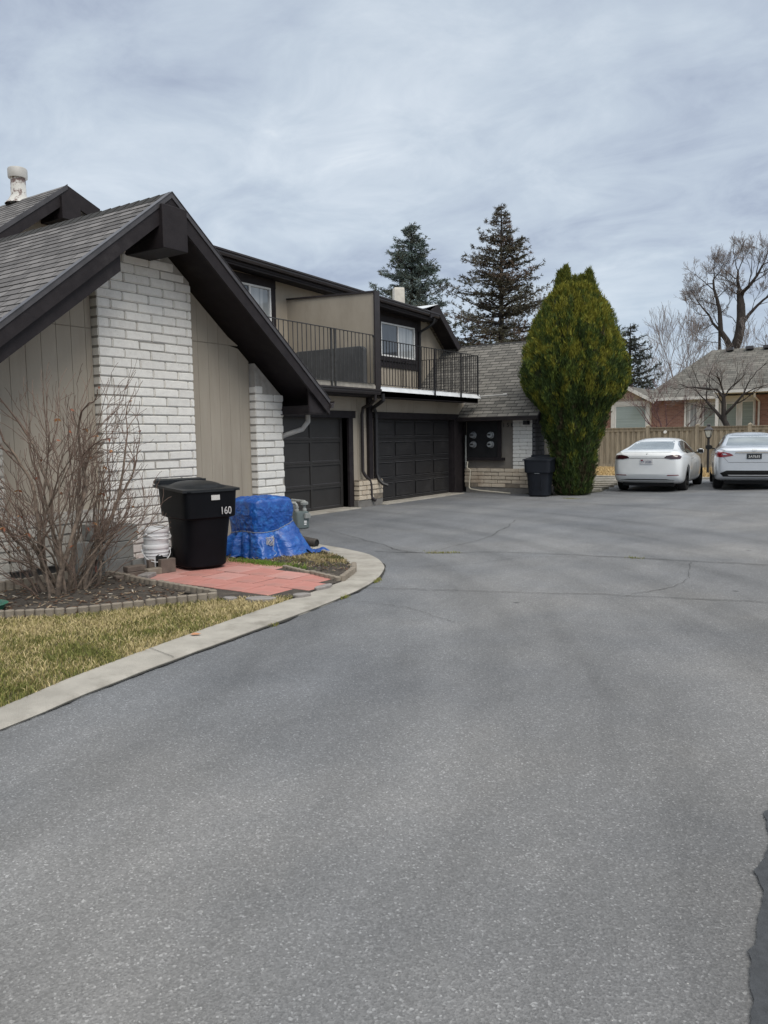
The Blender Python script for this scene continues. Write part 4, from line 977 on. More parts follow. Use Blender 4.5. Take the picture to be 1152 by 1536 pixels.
# concrete blocks
def block(label,c,s,rz,mat,group,name='concrete_block',cat='block',hollow=False,tilt=0):
    t=thing(name,label,cat,(c[0],c[1],c[2]),rad(rz),group)
    mb=MB()
    if hollow:
        # hollow cells open to the top
        x,y,z=s;w_=.03
        mb.box(-x/2,x/2,-y/2,-y/2+w_,0,z);mb.box(-x/2,x/2,y/2-w_,y/2,0,z)
        for a in(-x/2,-w_/2,x/2-w_): mb.box(a,a+w_,-y/2+w_,y/2-w_,0,z-.002)
    else: mb.box(-s[0]/2,s[0]/2,-s[1]/2,s[1]/2,0,s[2])
    o=mb.build('body',mat,t,world=False,bevel=.006)
    if tilt: o.data.transform(Matrix.Rotation(rad(tilt),4,'Y'))
    return t
cg='grey concrete blocks stacked by the bush'
block('bottom grey concrete block of the stack behind the bush',(-7.78,5.85,.02),(.40,.20,.195),82,M['cinder'],cg,hollow=True)
block('middle grey concrete block of the stack behind the bush',(-7.79,5.83,.217),(.40,.20,.195),86,M['cinder'],cg,hollow=True)
block('topmost grey concrete block of the stack behind the bush',(-7.82,5.92,.414),(.40,.20,.19),80,M['cinder'],cg,hollow=True)
block('grey concrete block standing on end against the wall behind the bush',(-8.1,5.62,.02),(.2,.2,.40),75,M['cinder'],cg)
block('grey concrete block lying against the wall at the left of the stack',(-8.05,5.83,.43),(.36,.18,.19),88,M['cinder'],cg)
bg_='loose stones and offcuts beside the buckets'
block('upright pale grey offcut behind the small brown stones',(-7.53,5.99,.02),(.06,.22,.19),-8,M['cinder'],bg_,'stone_offcut','stone')
block('lower dark brown flat brick beside the grey block stack',(-7.42,5.83,.03),(.12,.24,.062),-18,M['brownstone'],bg_,'stone_offcut','stone')
block('upper dark brown flat brick on the brick beside the block stack',(-7.43,5.83,.094),(.12,.23,.062),-12,M['brownstone'],bg_,'stone_offcut','stone')
block('flat brown stone lying nearest the bush and edging',(-7.38,5.64,.03),(.13,.22,.05),-20,M['brownstone'],bg_,'stone_offcut','stone')
block('flat grey broken stone slab lying on the patio in front of the bricks',(-7.18,5.80,.045),(.13,.22,.045),25,M['stone'],bg_,'stone_offcut','stone')
block('small rounded tan stone between the bricks and the buckets',(-7.27,5.97,.045),(.10,.20,.075),-6,M['edger'],bg_,'stone_offcut','stone')
block('upright brown block leaning in front of the lower bucket',(-7.235,6.14,.045),(.07,.20,.165),-6,M['brownstone'],bg_,'stone_offcut','stone')
block('narrow brown block left of the upright brown block',(-7.36,6.02,.045),(.06,.11,.165),-6,M['brownstone'],bg_,'stone_offcut','stone')
# green lid in the bed
t=thing('green_tray','green rimmed shallow plastic tray half buried in the bush bed','tray',(-7.35,3.72,.05),rad(20))
mb=MB();RR=[rrect(.44,.26,0,p=3),rrect(.46,.28,.05,p=3),rrect(.48,.30,.055,p=3),rrect(.45,.27,.056,p=3),rrect(.42,.25,.02,p=3)];rings(mb,RR,True,True);mb.build('rim',pm('green_plastic',(.03,.16,.10),(.02,.11,.075),8,.5,dirt=(.16,.17,.15),dscale=6,dpos=(.5,.7)),t,world=False,smooth='auto')
mb=MB();rings(mb,[rrect(.415,.245,.03,p=3),rrect(.41,.24,.045,p=3)]);mb.build('grit',pm('grey_grit',(.2,.2,.18),(.12,.12,.11),30,.95,.6),t,world=False)
# blue tarp over an air conditioner
def tarp_r(a,n=5.5):
    c,s=abs(math.cos(a)),abs(math.sin(a));return 1/((c**n+s**n)**(1/n))
t=thing('tarp_cover','blue tarpaulin tied with cord around a boxy unit beside the black bin','tarpaulin',(-7.38,7.93,.02),rad(-8))
mb=MB();NA,NT=300,150;vs=[];fs=[]
def tarp_pt(a,t_,raw=False):
    hx,hy=.325,.355
    R_=tarp_r(a)
    cinch=.375+.085*math.cos(a-rad(70))-.05*math.cos(2*a)
    if t_<.30:
        q=t_/.30;r=q*.96;z=.785+.012*fbm(3*q*math.cos(a),3*q*math.sin(a),2)-.05*q**5
        r=r
    elif t_<.60:
        q=(t_-.30)/.30;r=.96+.05*math.sin(min(1,q*2.2)*math.pi/2)-.05*q**2;z=.735+(cinch-.735)*q
    else:
        q=(t_-.60)/.40;r=.96+(.34+.42*max(0,math.cos(a-rad(62)))**1.5)*q**.85;z=cinch*(1-q)**.92
    x=hx*R_*r*math.cos(a);y=hy*R_*r*math.sin(a);disp=0
    if t_>=.3:
        w_=min(1,(t_-.3)/.08)
        # crumple: ridged noise
        n1=1-abs(mnoise.noise(V((x*6,y*6,z*5.5+3))))*2;n2=1-abs(mnoise.noise(V((x*15+7,y*15,z*13))))*2;n3=1-abs(mnoise.noise(V((x*34,y*34+5,z*30))))*2
        disp+=w_*(.012*n1+.008*n2+.006*n3-.010)
    else:
        n1=1-abs(mnoise.noise(V((x*7,y*7,1))))*2;n2=1-abs(mnoise.noise(V((x*18,y*18,4))))*2;z+=.010*n1+.006*n2
    if t_>.60:
        q=(t_-.60)/.40
        f=math.sin(6*a+2.6*mnoise.noise(V((math.cos(a)*2,math.sin(a)*2,5)))*3)+.5*math.sin(11*a+1.3+2*mnoise.noise(V((math.cos(a)*3,math.sin(a)*3,1))))
        disp+=.048*f*min(1,q*2.4)*(1-.15*q)
        disp+=.10*q*mnoise.noise(V((math.cos(a)*1.6,math.sin(a)*1.6,9)))
        z+=.03*max(0,q-.7)/.3*(mnoise.noise(V((math.cos(a)*5,math.sin(a)*5,2)))+.5)
    elif t_>.5:
        q=(t_-.5)/.1;disp+=.006*math.sin(26*a)*q
    m_=math.hypot(x,y) or 1
    return (x+x/m_*disp,y+y/m_*disp,max(.004,z))
for j in range(NT+1):
    for i in range(NA): vs.append(tarp_pt(2*math.pi*i/NA,j/NT))
for j in range(NT):
    for i in range(NA): a=j*NA+i;b=j*NA+(i+1)%NA;fs.append((a,b,b+NA,a+NA))
mb.add(vs,fs)
tm=pm('blue_tarpaulin',(.008,.085,.37),(.006,.055,.26),5,.34,.35,90,spec=.6,dirt=(.03,.19,.55),dscale=11,dpos=(.5,.75))
mb.build('sheet',tm,t,world=False,smooth=True,fix=False)
mb=MB();mb.tube([V(tarp_pt(2*math.pi*i/NA,.598))*1.0+V((math.cos(2*math.pi*i/NA)*.008,math.sin(2*math.pi*i/NA)*.008,0)) for i in list(range(0,NA,3))+[0]],.0045,6,False)
mb.build('cord',pm('grey_cord',(.3,.33,.38),(.2,.22,.26),40,.8),t,world=False,smooth=True)
mb=MB();ct=V((.40,-.28,.25));P=[];qr=random.Random(5)
for k in range(46):
    P.append((.425+.03*qr.random(),-.22+.07*math.sin(k*.9)+qr.uniform(-.02,.02),.235+.06*math.cos(k*1.3)+qr.uniform(-.015,.015)))
P+=[(.47,-.2,.12),(.50,-.16,.07),(.51,-.22,.04)]
mb.tube(P,.0028,4);mb.build('tangled_string',pm('pale_string',(.6,.58,.55),(.5,.48,.45),40,.8),t,world=False)
# loose corner flap of the sheet at the right
mb=MB();vs=[];fs=[];n=16
for i in range(n+1):
    for j in range(n+1):
        u=i/n;v=j/n
        x=.42+.30*u-.05*v;y=.28+.33*v*(1-.25*u)+.12*u;z=.015+.10*(1-u)*(1-v)+.035*math.sin(7*u+4*v)*u+.02*fbm(u*4,v*4)+.05*v*u
        vs.append((x,y,max(.006,z)))
for i in range(n):
    for j in range(n): a=i*(n+1)+j;fs.append((a,a+n+1,a+n+2,a+1))
mb.add(vs,fs);mb.build('corner_flap',tm,t,world=False,smooth=True,fix=False)
# gas meter
t=thing('gas_meter','grey green gas meter on its pipes between the tarp and the garage','gas meter',(-7.83,9.30,.03),rad(-20))
mb=MB();RR=[rrect(.07,.10,.17,p=4),rrect(.088,.118,.19,p=4),rrect(.09,.12,.40,p=4),rrect(.085,.112,.43,p=4),rrect(.05,.08,.445,p=3)];rings(mb,RR);mb.build('body',M['gas'],t,world=False,smooth='auto')
mb=MB();mb.box(.088,.13,.0,.105,.33,.415);mb.build('index_cover',M['pipegrey'],t,world=False,bevel=.01,seg=2)
mb=MB();mb.box(.0895,.094,.005,.05,.265,.30);mb.box(.0895,.094,.005,.045,.235,.252);mb.build('label_plate',M['white'],t,world=False)
mb=MB();mb.tube([(0,-.07,.42),(0,-.07,.54),(-.01,-.09,.57),(-.05,-.16,.575),(-.1,-.3,.575),(-.38,-.4,.575)],.026,10);mb.lathe([(.0,.44),(.036,.44),(.036,.475),(.028,.48),(.028,.5),(.036,.5),(.036,.52)],(0,-.07,0),12)
mb.tube([(0,.07,.42),(0,.07,.56),(-.03,.09,.585),(-.3,.09,.585),(-.42,.09,.585)],.022,10);mb.lathe([(.0,.44),(.034,.44),(.034,.47),(.02,.49),(.026,.53),(.06,.54),(.062,.575),(.03,.59),(0,.592)],(0,.07,0),14)
mb.build('pipework',M['pipegrey'],t,world=False,smooth='auto')
mb=MB();mb.tube([(-.1,-.07,.0),(-.1,-.07,.57)],.02,8);mb.build('riser',M['pipegrey'],t,world=False,smooth='auto')
# corrugated drain hose
t=thing('drain_hose','brown corrugated drain hose ending in the corner bed beyond the tarp','drain hose',(-7.9,8.75,0),0)
mb=MB();P=[];RRs=[]
A=[V((-.45,-.05,.22)),V((.1,.0,.18)),V((.45,.04,.11)),V((.78,.05,.075))]
for k in range(61):
    u=k/60*3;i=min(2,int(u));f=u-i;p=A[i].lerp(A[i+1],f);P.append(p);RRs.append(.060+(.007 if k%2 else -.003))
mb.tube(P,RRs,16,False);mb.build('hose',M['drain'],t,world=False,smooth='auto')
mb=MB();mb.tube([A[3]-V((.02,0,0)),A[3]-V((.01,0,0))],.052,14);mb.build('opening',M['black'],t,world=False)
# balcony things
t=thing('covered_bench','long dark covered bench standing along the divider on the near balcony','bench',(-11.05,14.15,2.66))
mb=MB();P=[]
for k in range(6): a=math.pi/2*k/5;P.append((.98-.10+.10*math.sin(a),.93-.10+.10*math.cos(a)))
P=[(-x,z) for x,z in P][::-1][:0]+[(-.98,.06)]+[(-.98+.10-.10*math.cos(a),.83+.10*math.sin(a)) for a in [math.pi/2*k/5 for k in range(6)]]+[(.98-.10+.10*math.sin(a),.83+.10*math.cos(a)) for a in [math.pi/2*k/5 for k in range(6)]]+[(.98,.06)]
mb.slab([(x,.06,z) for x,z in P],(0,.14,0));mb.build('cover',pm('dark_canvas',(.075,.077,.08),(.058,.06,.063),3,.8,.3,60),t,world=False,bevel=.012)
mb=MB();[mb.box(x-.02,x+.02,.08,.12,0,.07) for x in(-.9,.9)];[mb.box(x-.02,x+.02,.16,.19,0,.07) for x in(-.9,.9)];mb.build('leg',M['iron'],t,world=False)
t=thing('folding_chair','dark fabric chair standing against the divider on the far balcony','chair',(-11.3,15.5,2.63),rad(0))
mb=MB();mb.slab([(-.28,-.25,.40),(.30,-.25,.42),(.30,.28,.42),(-.28,.28,.40)],(0,0,-.05));mb.build('seat',M['iron'],t,world=False)
mb=MB();mb.slab([(-.28,-.28,.42),(.25,-.28,.42),(.17,-.42,1.0),(-.25,-.42,1.0)],(0,.03,0));mb.build('backrest',pm('dark_mesh_fabric',(.03,.03,.034),(.02,.02,.022),9,.8),t,world=False)
for x,y in((-.26,-.23),(.28,-.23),(-.26,.26),(.28,.26)):
    mb=MB();mb.beam((x,y,.4),(x*1.1,y*1.15,0),.025,.025);mb.build('leg',M['iron'],t,world=False)
# ================================================================ fence, lamp, neighbour
FY=36.0
t=thing('wooden_fence','weathered board fence with posts and cap rail in front of the brick house','fence',(-7,FY,0))
fm=pm('weathered_cedar',(.33,.285,.215),(.21,.18,.135),7,.9,.4,40,stretch=(2.5,1,.25),dirt=(.15,.13,.10),dscale=3,dpos=(.5,.8))
fm2=pm('weathered_cedar_dark',(.25,.215,.165),(.16,.14,.105),7,.9,.4,40,stretch=(2.5,1,.25))
posts=[-18.3+2.1*i for i in range(14)];fr=random.Random(2)
for i,x in enumerate(posts):
    z=G(x,FY);mb=MB();mb.box(x-.085,x+.085,FY-.09,FY+.08,0,1.88+z);mb.add([(x-.095,FY-.10,1.88+z),(x+.095,FY-.10,1.88+z),(x+.095,FY+.09,1.88+z),(x-.095,FY+.09,1.88+z),(x,FY,1.97+z)],[(0,1,2,3),(0,1,4),(1,2,4),(2,3,4),(3,0,4)]);mb.build('post',fm,t)
    if i<len(posts)-1:
        x1=posts[i+1];mb=MB();y=x+.09;k=0
        while y<x1-.10:
            w_=.135;o_=-.022 if k%2 else .012;tp=1.70+z+fr.uniform(-.006,.006)
            mb.box(y,min(y+w_,x1-.088),FY-.035+o_,FY-.015+o_,.16+z,tp);y+=.118;k+=1
        p_=mb.build('board_panel',fm,t)
        mb=MB();mb.box(x+.087,x1-.087,FY-.07,FY-.055,1.66+z,1.80+z);mb.box(x+.087,x1-.087,FY-.11,FY+.06,1.803+z,1.84+z);mb.build('cap_rail',fm2 if i%3 else fm,p_)
        mb=MB();mb.box(x+.087,x1-.087,FY-.075,FY-.058,.02+z,.20+z);mb.build('kick_board',fm,p_)
t=thing('lamp_post','short black garden lamp post with a glass lantern between the two cars','lamp post',(-6.32,31.0,.03))
mb=MB();mb.lathe([(0,0),(.07,0),(.07,.03),(.045,.05),(.042,1.30),(.06,1.32),(.065,1.36),(0,1.36)],(0,0,0),14);mb.build('pole',M['iron'],t,world=False,smooth='auto')
mb=MB();sq=lambda h,z:[(h*math.cos(a),h*math.sin(a),z) for a in (rad(45),rad(135),rad(225),rad(315))]
mb2=MB();rings(mb2,[sq(.085,1.37),sq(.17,1.62)]);gl=pm('lantern_glass',(.62,.64,.6),(.45,.47,.44),9,.15,spec=.6);mb2.build('glass',gl,t,world=False,fix=True)
a0=sq(.088,1.36);a1=sq(.175,1.63)
for p,q in zip(a0,a1): mb.beam(p,q,.018,.018)
for z,h in((1.365,.092),(1.63,.18)):
    r_=sq(h,z)
    for k in range(4): mb.beam(r_[k],r_[(k+1)%4],.02,.02)
mb.build('lantern_frame',M['iron'],t,world=False)
mb=MB();rings(mb,[sq(.20,1.64),sq(.19,1.66),sq(.085,1.75),sq(.07,1.76),sq(.07,1.82),sq(.09,1.825),sq(.06,1.86)]);mb.build('lantern_roof',M['fascia_metal'],t,world=False)
# neighbour house
HY=44.
t=thing('brick_house','single storey red brick house with grey hip roof behind the fence','house',(-8,HY,0))
def house_brick():
    m,nt,b=nodes('red_brick');tc=N(nt,'ShaderNodeTexCoord');mp=N(nt,'ShaderNodeMapping');mp.inputs['Rotation'].default_value=(rad(90),0,0);nt.links.new(tc.outputs['Object'],mp.inputs[0])
    bt=N(nt,'ShaderNodeTexBrick');bt.inputs['Scale'].default_value=1;bt.inputs['Brick Width'].default_value=.22;bt.inputs['Row Height'].default_value=.075;bt.inputs['Mortar Size'].default_value=.008
    bt.inputs['Color1'].default_value=(.20,.095,.072,1);bt.inputs['Color2'].default_value=(.30,.16,.125,1);bt.inputs['Mortar'].default_value=(.25,.2,.17,1)
    nt.links.new(mp.outputs[0],bt.inputs[0]);nt.links.new(bt.outputs[0],b.inputs['Base Color']);b.inputs['Roughness'].default_value=.9;return m
rb=house_brick();cw_=pm('cream_stucco',(.52,.44,.36),(.47,.40,.32),2,.85);wp=pm('house_white_trim',(.66,.66,.63),(.55,.55,.53),4,.6)
mb=MB();mb.box(-15,-14.02,HY,HY+.2,0,3.35);mb.box(-11.95,-10.12,HY+.05,HY+.25,0,3.3);mb.box(-6.75,8,HY+.05,HY+.25,0,3.6);mb.build('brick_wall',rb,t)
mb=MB();mb.box(-14.02,-11.95,HY-.03,HY+.2,0,3.42);mb.slab([(-14.9,HY,3.3),(-11.8,HY,3.3),(-13.28,HY,4.1)],(0,.15,0));mb.build('gable_wall',cw_,t)
mb=MB();mb.box(-10.12,-6.75,HY+.1,HY+.3,0,3.5);mb.build('porch_wall',wp,t)
window(t,HY-.03,-13.92,-12.2,1.75,3.12,0,M['blinds'],None,0,'x',1,name='window')
mb=MB();mb.box(-14.15,-13.93,HY-.10,HY-.035,1.6,3.34);mb.box(-12.19,-12.02,HY-.10,HY-.035,1.6,3.34);mb.box(-13.93,-12.19,HY-.095,HY-.035,3.13,3.34);mb.box(-13.93,-12.19,HY-.095,HY-.035,1.5,1.74);mb.build('window_trim',wp,t)
window(t,HY+.1,-9.98,-9.58,1.2,3.12,0,M['curtain'],None,0,'x');window(t,HY+.1,-9.30,-8.42,1.2,3.08,0,M['blinds'],None,0,'x');window(t,HY+.1,-8.18,-7.62,1.2,3.08,0,M['blinds'],None,0,'x');window(t,HY+.1,-7.42,-6.82,1.2,3.16,0,M['blinds'],None,0,'x')
mb=MB();mb.box(-10.22,-10.12,HY-.05,HY+.1,0,3.35);mb.box(-9.56,-9.38,HY-.02,HY+.1,0,3.3);mb.build('white_pilaster',wp,t)
mb=MB();mb.box(-8.36,-8.22,HY-1.6,HY-1.46,0,3.5);mb.box(-1.4,-1.26,HY-1.6,HY-1.46,0,3.5);mb.build('porch_post',wp,t)
mb=MB();mb.box(-8.45,2,HY-1.75,HY+.1,3.52,3.66);mb.build('porch_roof',wp,t)
mb=MB();mb.tube([(-6.58,HY-1.5,3.5),(-6.58,HY-1.45,3.3),(-6.58,HY-.05,3.1),(-6.58,HY-.05,0)],.05,8);mb.build('downspout',wp,t,smooth='auto')
rf=roof('roof',t,(-12.4,HY-.5,3.42),(9,HY-.5,3.42),(9,HY+5,6.3),(-9.9,HY+5,6.3),M['shinglefar'],e=.2)
roof('hip_end',rf,(-12.4,HY+10.5,3.42),(-12.4,HY-.5,3.42),(-9.9,HY+5,6.3),(-9.95,HY+5.02,6.3),M['shinglefar'],e=.2)
roof('gable_slope',rf,(-11.70,HY-.45,3.32),(-11.70,HY+5,3.32),(-13.28,HY+5,4.18),(-13.28,HY-.45,4.18),M['shinglefar'],e=.2)
roof('gable_slope',rf,(-14.86,HY+5,3.32),(-14.86,HY-.45,3.32),(-13.28,HY-.45,4.18),(-13.28,HY+5,4.18),M['shinglefar'],e=.2)
mb=MB();mb.slab([(-11.68,HY-.46,3.34),(-13.28,HY-.46,4.21),(-13.28,HY-.46,4.02),(-11.68,HY-.46,3.15)],(0,-.04,0));mb.slab([(-14.88,HY-.46,3.34),(-13.28,HY-.46,4.21),(-13.28,HY-.46,4.02),(-14.88,HY-.46,3.15)],(0,-.04,0));mb.box(-11.7,-8.4,HY-.56,HY-.5,3.30,3.44);mb.build('fascia',wp,t)
for x in(-8.9,-7.85,-6.95,-4): 
    mb=MB();mb.box(x-.2,x+.2,HY+4.5,HY+4.8,6.2,6.36);mb.build('roof_vent',M['fascia_metal'],rf)
mb=MB();mb.box(-14.9,9,HY+.3,HY+10,0,3.3);mb.build('house_core',cw_,t)
# small things fixed on the fence
t=thing('hose_bracket','small round white cap on the fence above the white car','cap',(-9.13,FY-.12,1.62));mb=MB();mb.lathe([(0,-.03),(.07,-.03),(.07,.02),(0,.03)],(0,0,0),12,'y');mb.build('disc',M['white'],t,world=False)
# ================================================================ cars
def cr(pts,x):
    """smooth interpolation through (x,v) pairs"""
    for i in range(len(pts)-1):
        if x<=pts[i+1][0] or i==len(pts)-2:
            a=pts[max(i-1,0)];b=pts[i];c=pts[i+1];d=pts[min(i+2,len(pts)-1)];t=(x-b[0])/(c[0]-b[0]);t=max(0,min(1,t))
            m1=(c[1]-a[1])/(c[0]-a[0]) if c[0]!=a[0] else 0;m2=(d[1]-b[1])/(d[0]-b[0]) if d[0]!=b[0] else 0;h=c[0]-b[0]
            return (2*t**3-3*t**2+1)*b[1]+(t**3-2*t**2+t)*h*m1+(-2*t**3+3*t**2)*c[1]+(t**3-t**2)*h*m2
def carpaint(name,c,met,fl):
    m,nt,b=nodes(name);b.inputs['Base Color'].default_value=(*c,1);b.inputs['Metallic'].default_value=met;b.inputs['Roughness'].default_value=.32;b.inputs['Coat Weight'].default_value=.9;b.inputs['Coat Roughness'].default_value=.04
    tc=N(nt,'ShaderNodeTexCoord');n=N(nt,'ShaderNodeTexNoise',Scale=2,Detail=6);nt.links.new(tc.outputs['Object'],n.inputs[0]);cc=ramp(nt,n.outputs[0],[(.35,tuple(x*.92 for x in c)),(.65,c)]);nt.links.new(cc,b.inputs['Base Color']);return m
M['carglass']=glass_mat('car_glass',(.06,.07,.075),(.04,.045,.05),0,.03)
M['carglassr']=glass_mat('car_rear_glass',(.20,.235,.25),(.16,.19,.20),0,.05)
M['taillight']=pm('tail_light_red',(.22,.01,.018),(.14,.006,.01),9,.12,coat=1)
M['taildark']=pm('tail_light_smoked',(.045,.008,.012),(.02,.006,.008),6,.1,coat=1)
M['chrome']=pm('chrome',(.6,.6,.6),(.5,.5,.5),5,.15,metal=1)
M['plate_w']=pm('plate_white',(.62,.62,.62),(.5,.5,.52),30,.45)
M['plate_b']=pm('plate_black',(.02,.024,.03),(.015,.018,.02),30,.4)
def make_car(name,label,loc,heading,P,paint,spec,sc_=1):
    t=thing(name,label,'car',loc,heading,None);t.scale=(sc_,)*3
    L=P['top'][-1][0];SS=sorted(set([0,.03,.08,.16,.28,.42]+[.6+.2*i for i in range(int((L-1.2)/.2))]+[L-.42,L-.28,L-.16,L-.08,L-.03,L]))
    rings_=[]
    for s in SS:
        zb=cr(P['bot'],s);W=cr(P['w'],s);be=cr(P['belt'],s);tp=cr(P['top'],s);wr_=cr(P['wr'],s)
        half=[(0,zb),(.6*W,zb),(.90*W,zb+.015),(.975*W,zb+.10),(W*.995,zb+.28*(be-zb)+.06),(W,zb+.62*(be-zb)),(W*.985,be-.075),(W*.945,be-.012),(W*.90,be+.01*(tp>be+.2)),
              (W*.90*.42+wr_*.58,be+(tp-be)*.5),(wr_+.02,tp-(tp-be)*.16),(wr_*.88,tp-(tp-be)*.045),(wr_*.55,tp),(0,tp+.012)]
        ring=[(s,y,z) for y,z in half]+[(s,-y,z) for y,z in half[-2:0:-1]]
        rings_.append(ring)
    mb=MB();n=len(rings_[0]);vs=[q for r in rings_ for q in r];fs=[]
    for i in range(len(rings_)-1):
        for k in range(n): a=i*n+k;b=i*n+(k+1)%n;fs.append((a,b,b+n,a+n))
    # caps as grids between matching left and right points
    hn=14
    for base,flip in((0,0),((len(rings_)-1)*n,1)):
        for k in range(hn-1):
            a=base+k;b=base+k+1;c=base+(n-k-1)%n if k+1<hn else 0;d=base+(n-k)%n
            q=[a,b,base+(n-(k+1))%n,base+(n-k)%n]
            q2=[]
            for v_ in q:
                if v_ not in q2:q2.append(v_)
            if len(q2)>=3: fs.append(tuple(q2))
    mb.add(vs,fs);o=mb.build('body',paint,t,world=False,smooth=True)
    md=o.modifiers.new('s','SUBSURF');md.levels=2;md.render_levels=2
    cut=MB()
    for ax in P['axles']:
        for sg in(-1,1): cut.lathe([(0,.55*sg),(P['wa'],.55*sg),(P['wa'],1.3*sg),(0,1.3*sg)],(ax,0,P['wr_']+.02),40,'y')
    co=cut.build('cutter',None,t,world=False)
    md=o.modifiers.new('b','BOOLEAN');md.operation='DIFFERENCE';md.object=co;md.solver='EXACT'
    bpy.context.view_layer.update()
    dg=bpy.context.evaluated_depsgraph_get();me=bpy.data.meshes.new_from_object(o.evaluated_get(dg));o.modifiers.clear();o.data=me
    bpy.data.objects.remove(co)
    if not me.materials: me.materials.append(paint)
    bm=bmesh.new();bm.from_mesh(me);bvh=BVHTree.FromBMesh(bm);bm.free()
    me.set_sharp_from_angle(angle=rad(45))
    def patch(nm,poly_,mode,mat,off=.006,parent=None,step=.05,mirror=False,thick=.012):
        """poly_ in (y,z) for mode 'rear', (x,z) for 'side', (x,y) for 'top'; rays find the body surface"""
        for sg in ((1,-1) if mirror else (1,)):
            bm=bmesh.new();bm.faces.new([bm.verts.new((p[0],p[1],0)) for p in poly_])
            xs=[p[0] for p in poly_];ys=[p[1] for p in poly_]
            for lo,hi,no in((min(xs),max(xs),(1,0,0)),(min(ys),max(ys),(0,1,0))):
                q=lo+step
                while q<hi: bmesh.ops.bisect_plane(bm,geom=bm.verts[:]+bm.edges[:]+bm.faces[:],plane_co=tuple(c*q for c in no),plane_no=no);q+=step
            ok=True
            bnd=[e for e in bm.edges if e.is_boundary]
            for v in bm.verts:
                a,b=v.co.x,v.co.y
                if mode=='rear': o_=V((-1,a*sg,b));d_=V((1,0,0))
                elif mode=='front': o_=V((L+1,a*sg,b));d_=V((-1,0,0))
                elif mode=='side': o_=V((a,-2*sg,b));d_=V((0,sg,0))
                else: o_=V((a,b*sg,3));d_=V((0,0,-1))
                h=bvh.ray_cast(o_,d_)
                v.co=(h[0]-d_*off) if h[0] is not None else o_+d_*1.05
            nv=-d_
            r_=bmesh.ops.extrude_edge_only(bm,edges=bnd)
            for v in [g for g in r_['geom'] if isinstance(g,bmesh.types.BMVert)]: v.co+=d_*thick
            me2=bpy.data.meshes.new(nm);bmesh.ops.recalc_face_normals(bm,faces=bm.faces);bm.to_mesh(me2);bm.free();me2.polygons.foreach_set('use_smooth',[True]*len(me2.polygons));me2.set_sharp_from_angle(angle=rad(50));me2.materials.append(mat)
            ob=bpy.data.objects.new(nm,me2);link(ob,parent or t)
            last=ob
        return last
    for ax in P['axles']:
        for sg in(-1,1):
            r=P['wr_'];c=(ax,sg*(P['w'][len(P['w'])//2][1]-.125),r)
            w_=MB();w_.lathe([(r*.62,-.11),(r*.9,-.115),(r*.98,-.10),(r,-.06),(r,.06),(r*.98,.10),(r*.9,.115),(r*.62,.11)],c,36,'y');wo=w_.build('wheel',M['rubber'],t,world=False,smooth='auto')
            m_=MB();m_.lathe([(0,sg*.02),(r*.15,sg*.03),(r*.15,sg*.075),(0,sg*.08)],c,16,'y');m_.lathe([(r*.63,-.10),(r*.64,.10*1),(r*.58,sg*.09),(r*.58,sg*-.05),(0,sg*-.05)],c,36,'y')
            for k in range(P.get('spokes',10)):
                a=2*math.pi*k/P.get('spokes',10);d=V((math.sin(a),0,math.cos(a)));m_.beam(V(c)+V((0,sg*.06,0))+d*r*.1,V(c)+V((0,sg*.085,0))+d*r*.62,.035,.03,(0,1,0))
            m_.build('rim',P.get('rim',M['rim']),wo,world=False,smooth='auto')
    # dark underside
    u=MB();u.box(.25,L-.3,-.66,.66,.17,.30);u.build('underbody',M['black'],t,world=False)
    spec(t,patch,o,bvh)
    return t
def mirror_(t,x,y,z,mat,capm):
    for sg in(-1,1):
        m_=MB();m_.lathe([(0,0)],(0,0,0),3) if 0 else None
        RR=[]
        for q,(rx,rz_) in enumerate(((.02,.03),(.055,.06),(.06,.075),(.05,.07),(.02,.04))):
            yy=sg*(y+.02+q*.045);RR.append([(x+rx*math.cos(a)*(1.0 if math.cos(a)>0 else .5),yy,z+rz_*math.sin(a)) for a in [2*math.pi*k/14 for k in range(14)]])
        rings(m_,RR);mo=m_.build('wing_mirror',mat,t,world=False,smooth='auto')
        m2=MB();m2.obox((x-.03,sg*(y+.115),z),(1,0,0),(0,1,0),(0,0,1),.006,.075,.055);m2.build('mirror_glass',M['black'],mo,world=False,bevel=.004)
        m2=MB();m2.beam((x+.01,sg*(y-.06),z-.05),(x,sg*(y+.05),z-.03),.04,.03);m2.build('mirror_arm',capm,mo,world=False)
P3=dict(
 bot=[(0,.50),(.06,.36),(.2,.27),(.5,.21),(1.5,.17),(3.5,.17),(4.3,.2),(4.6,.28),(4.69,.4)],
 w=[(0,.70),(.06,.82),(.2,.885),(.5,.915),(1.2,.925),(2.4,.915),(3.4,.92),(4.1,.88),(4.5,.74),(4.69,.52)],
 belt=[(0,.92),(.06,1.00),(.2,1.04),(.6,1.06),(1.2,1.04),(2.2,.98),(3.2,.94),(3.9,.84),(4.4,.70),(4.69,.55)],
 top=[(0,.98),(.06,1.07),(.2,1.115),(.45,1.14),(.9,1.245),(1.4,1.375),(1.9,1.435),(2.4,1.44),(2.9,1.36),(3.4,1.14),(3.7,.99),(4.2,.88),(4.5,.76),(4.69,.60)],
 wr=[(0,.56),(.06,.64),(.2,.70),(.45,.72),(.9,.64),(1.4,.575),(1.9,.56),(2.4,.56),(2.9,.58),(3.4,.66),(3.7,.72),(4.2,.68),(4.5,.56),(4.69,.35)],
 axles=(1.0,3.875),wr_=.335,wa=.375,spokes=5,rim=M['rimdark'])
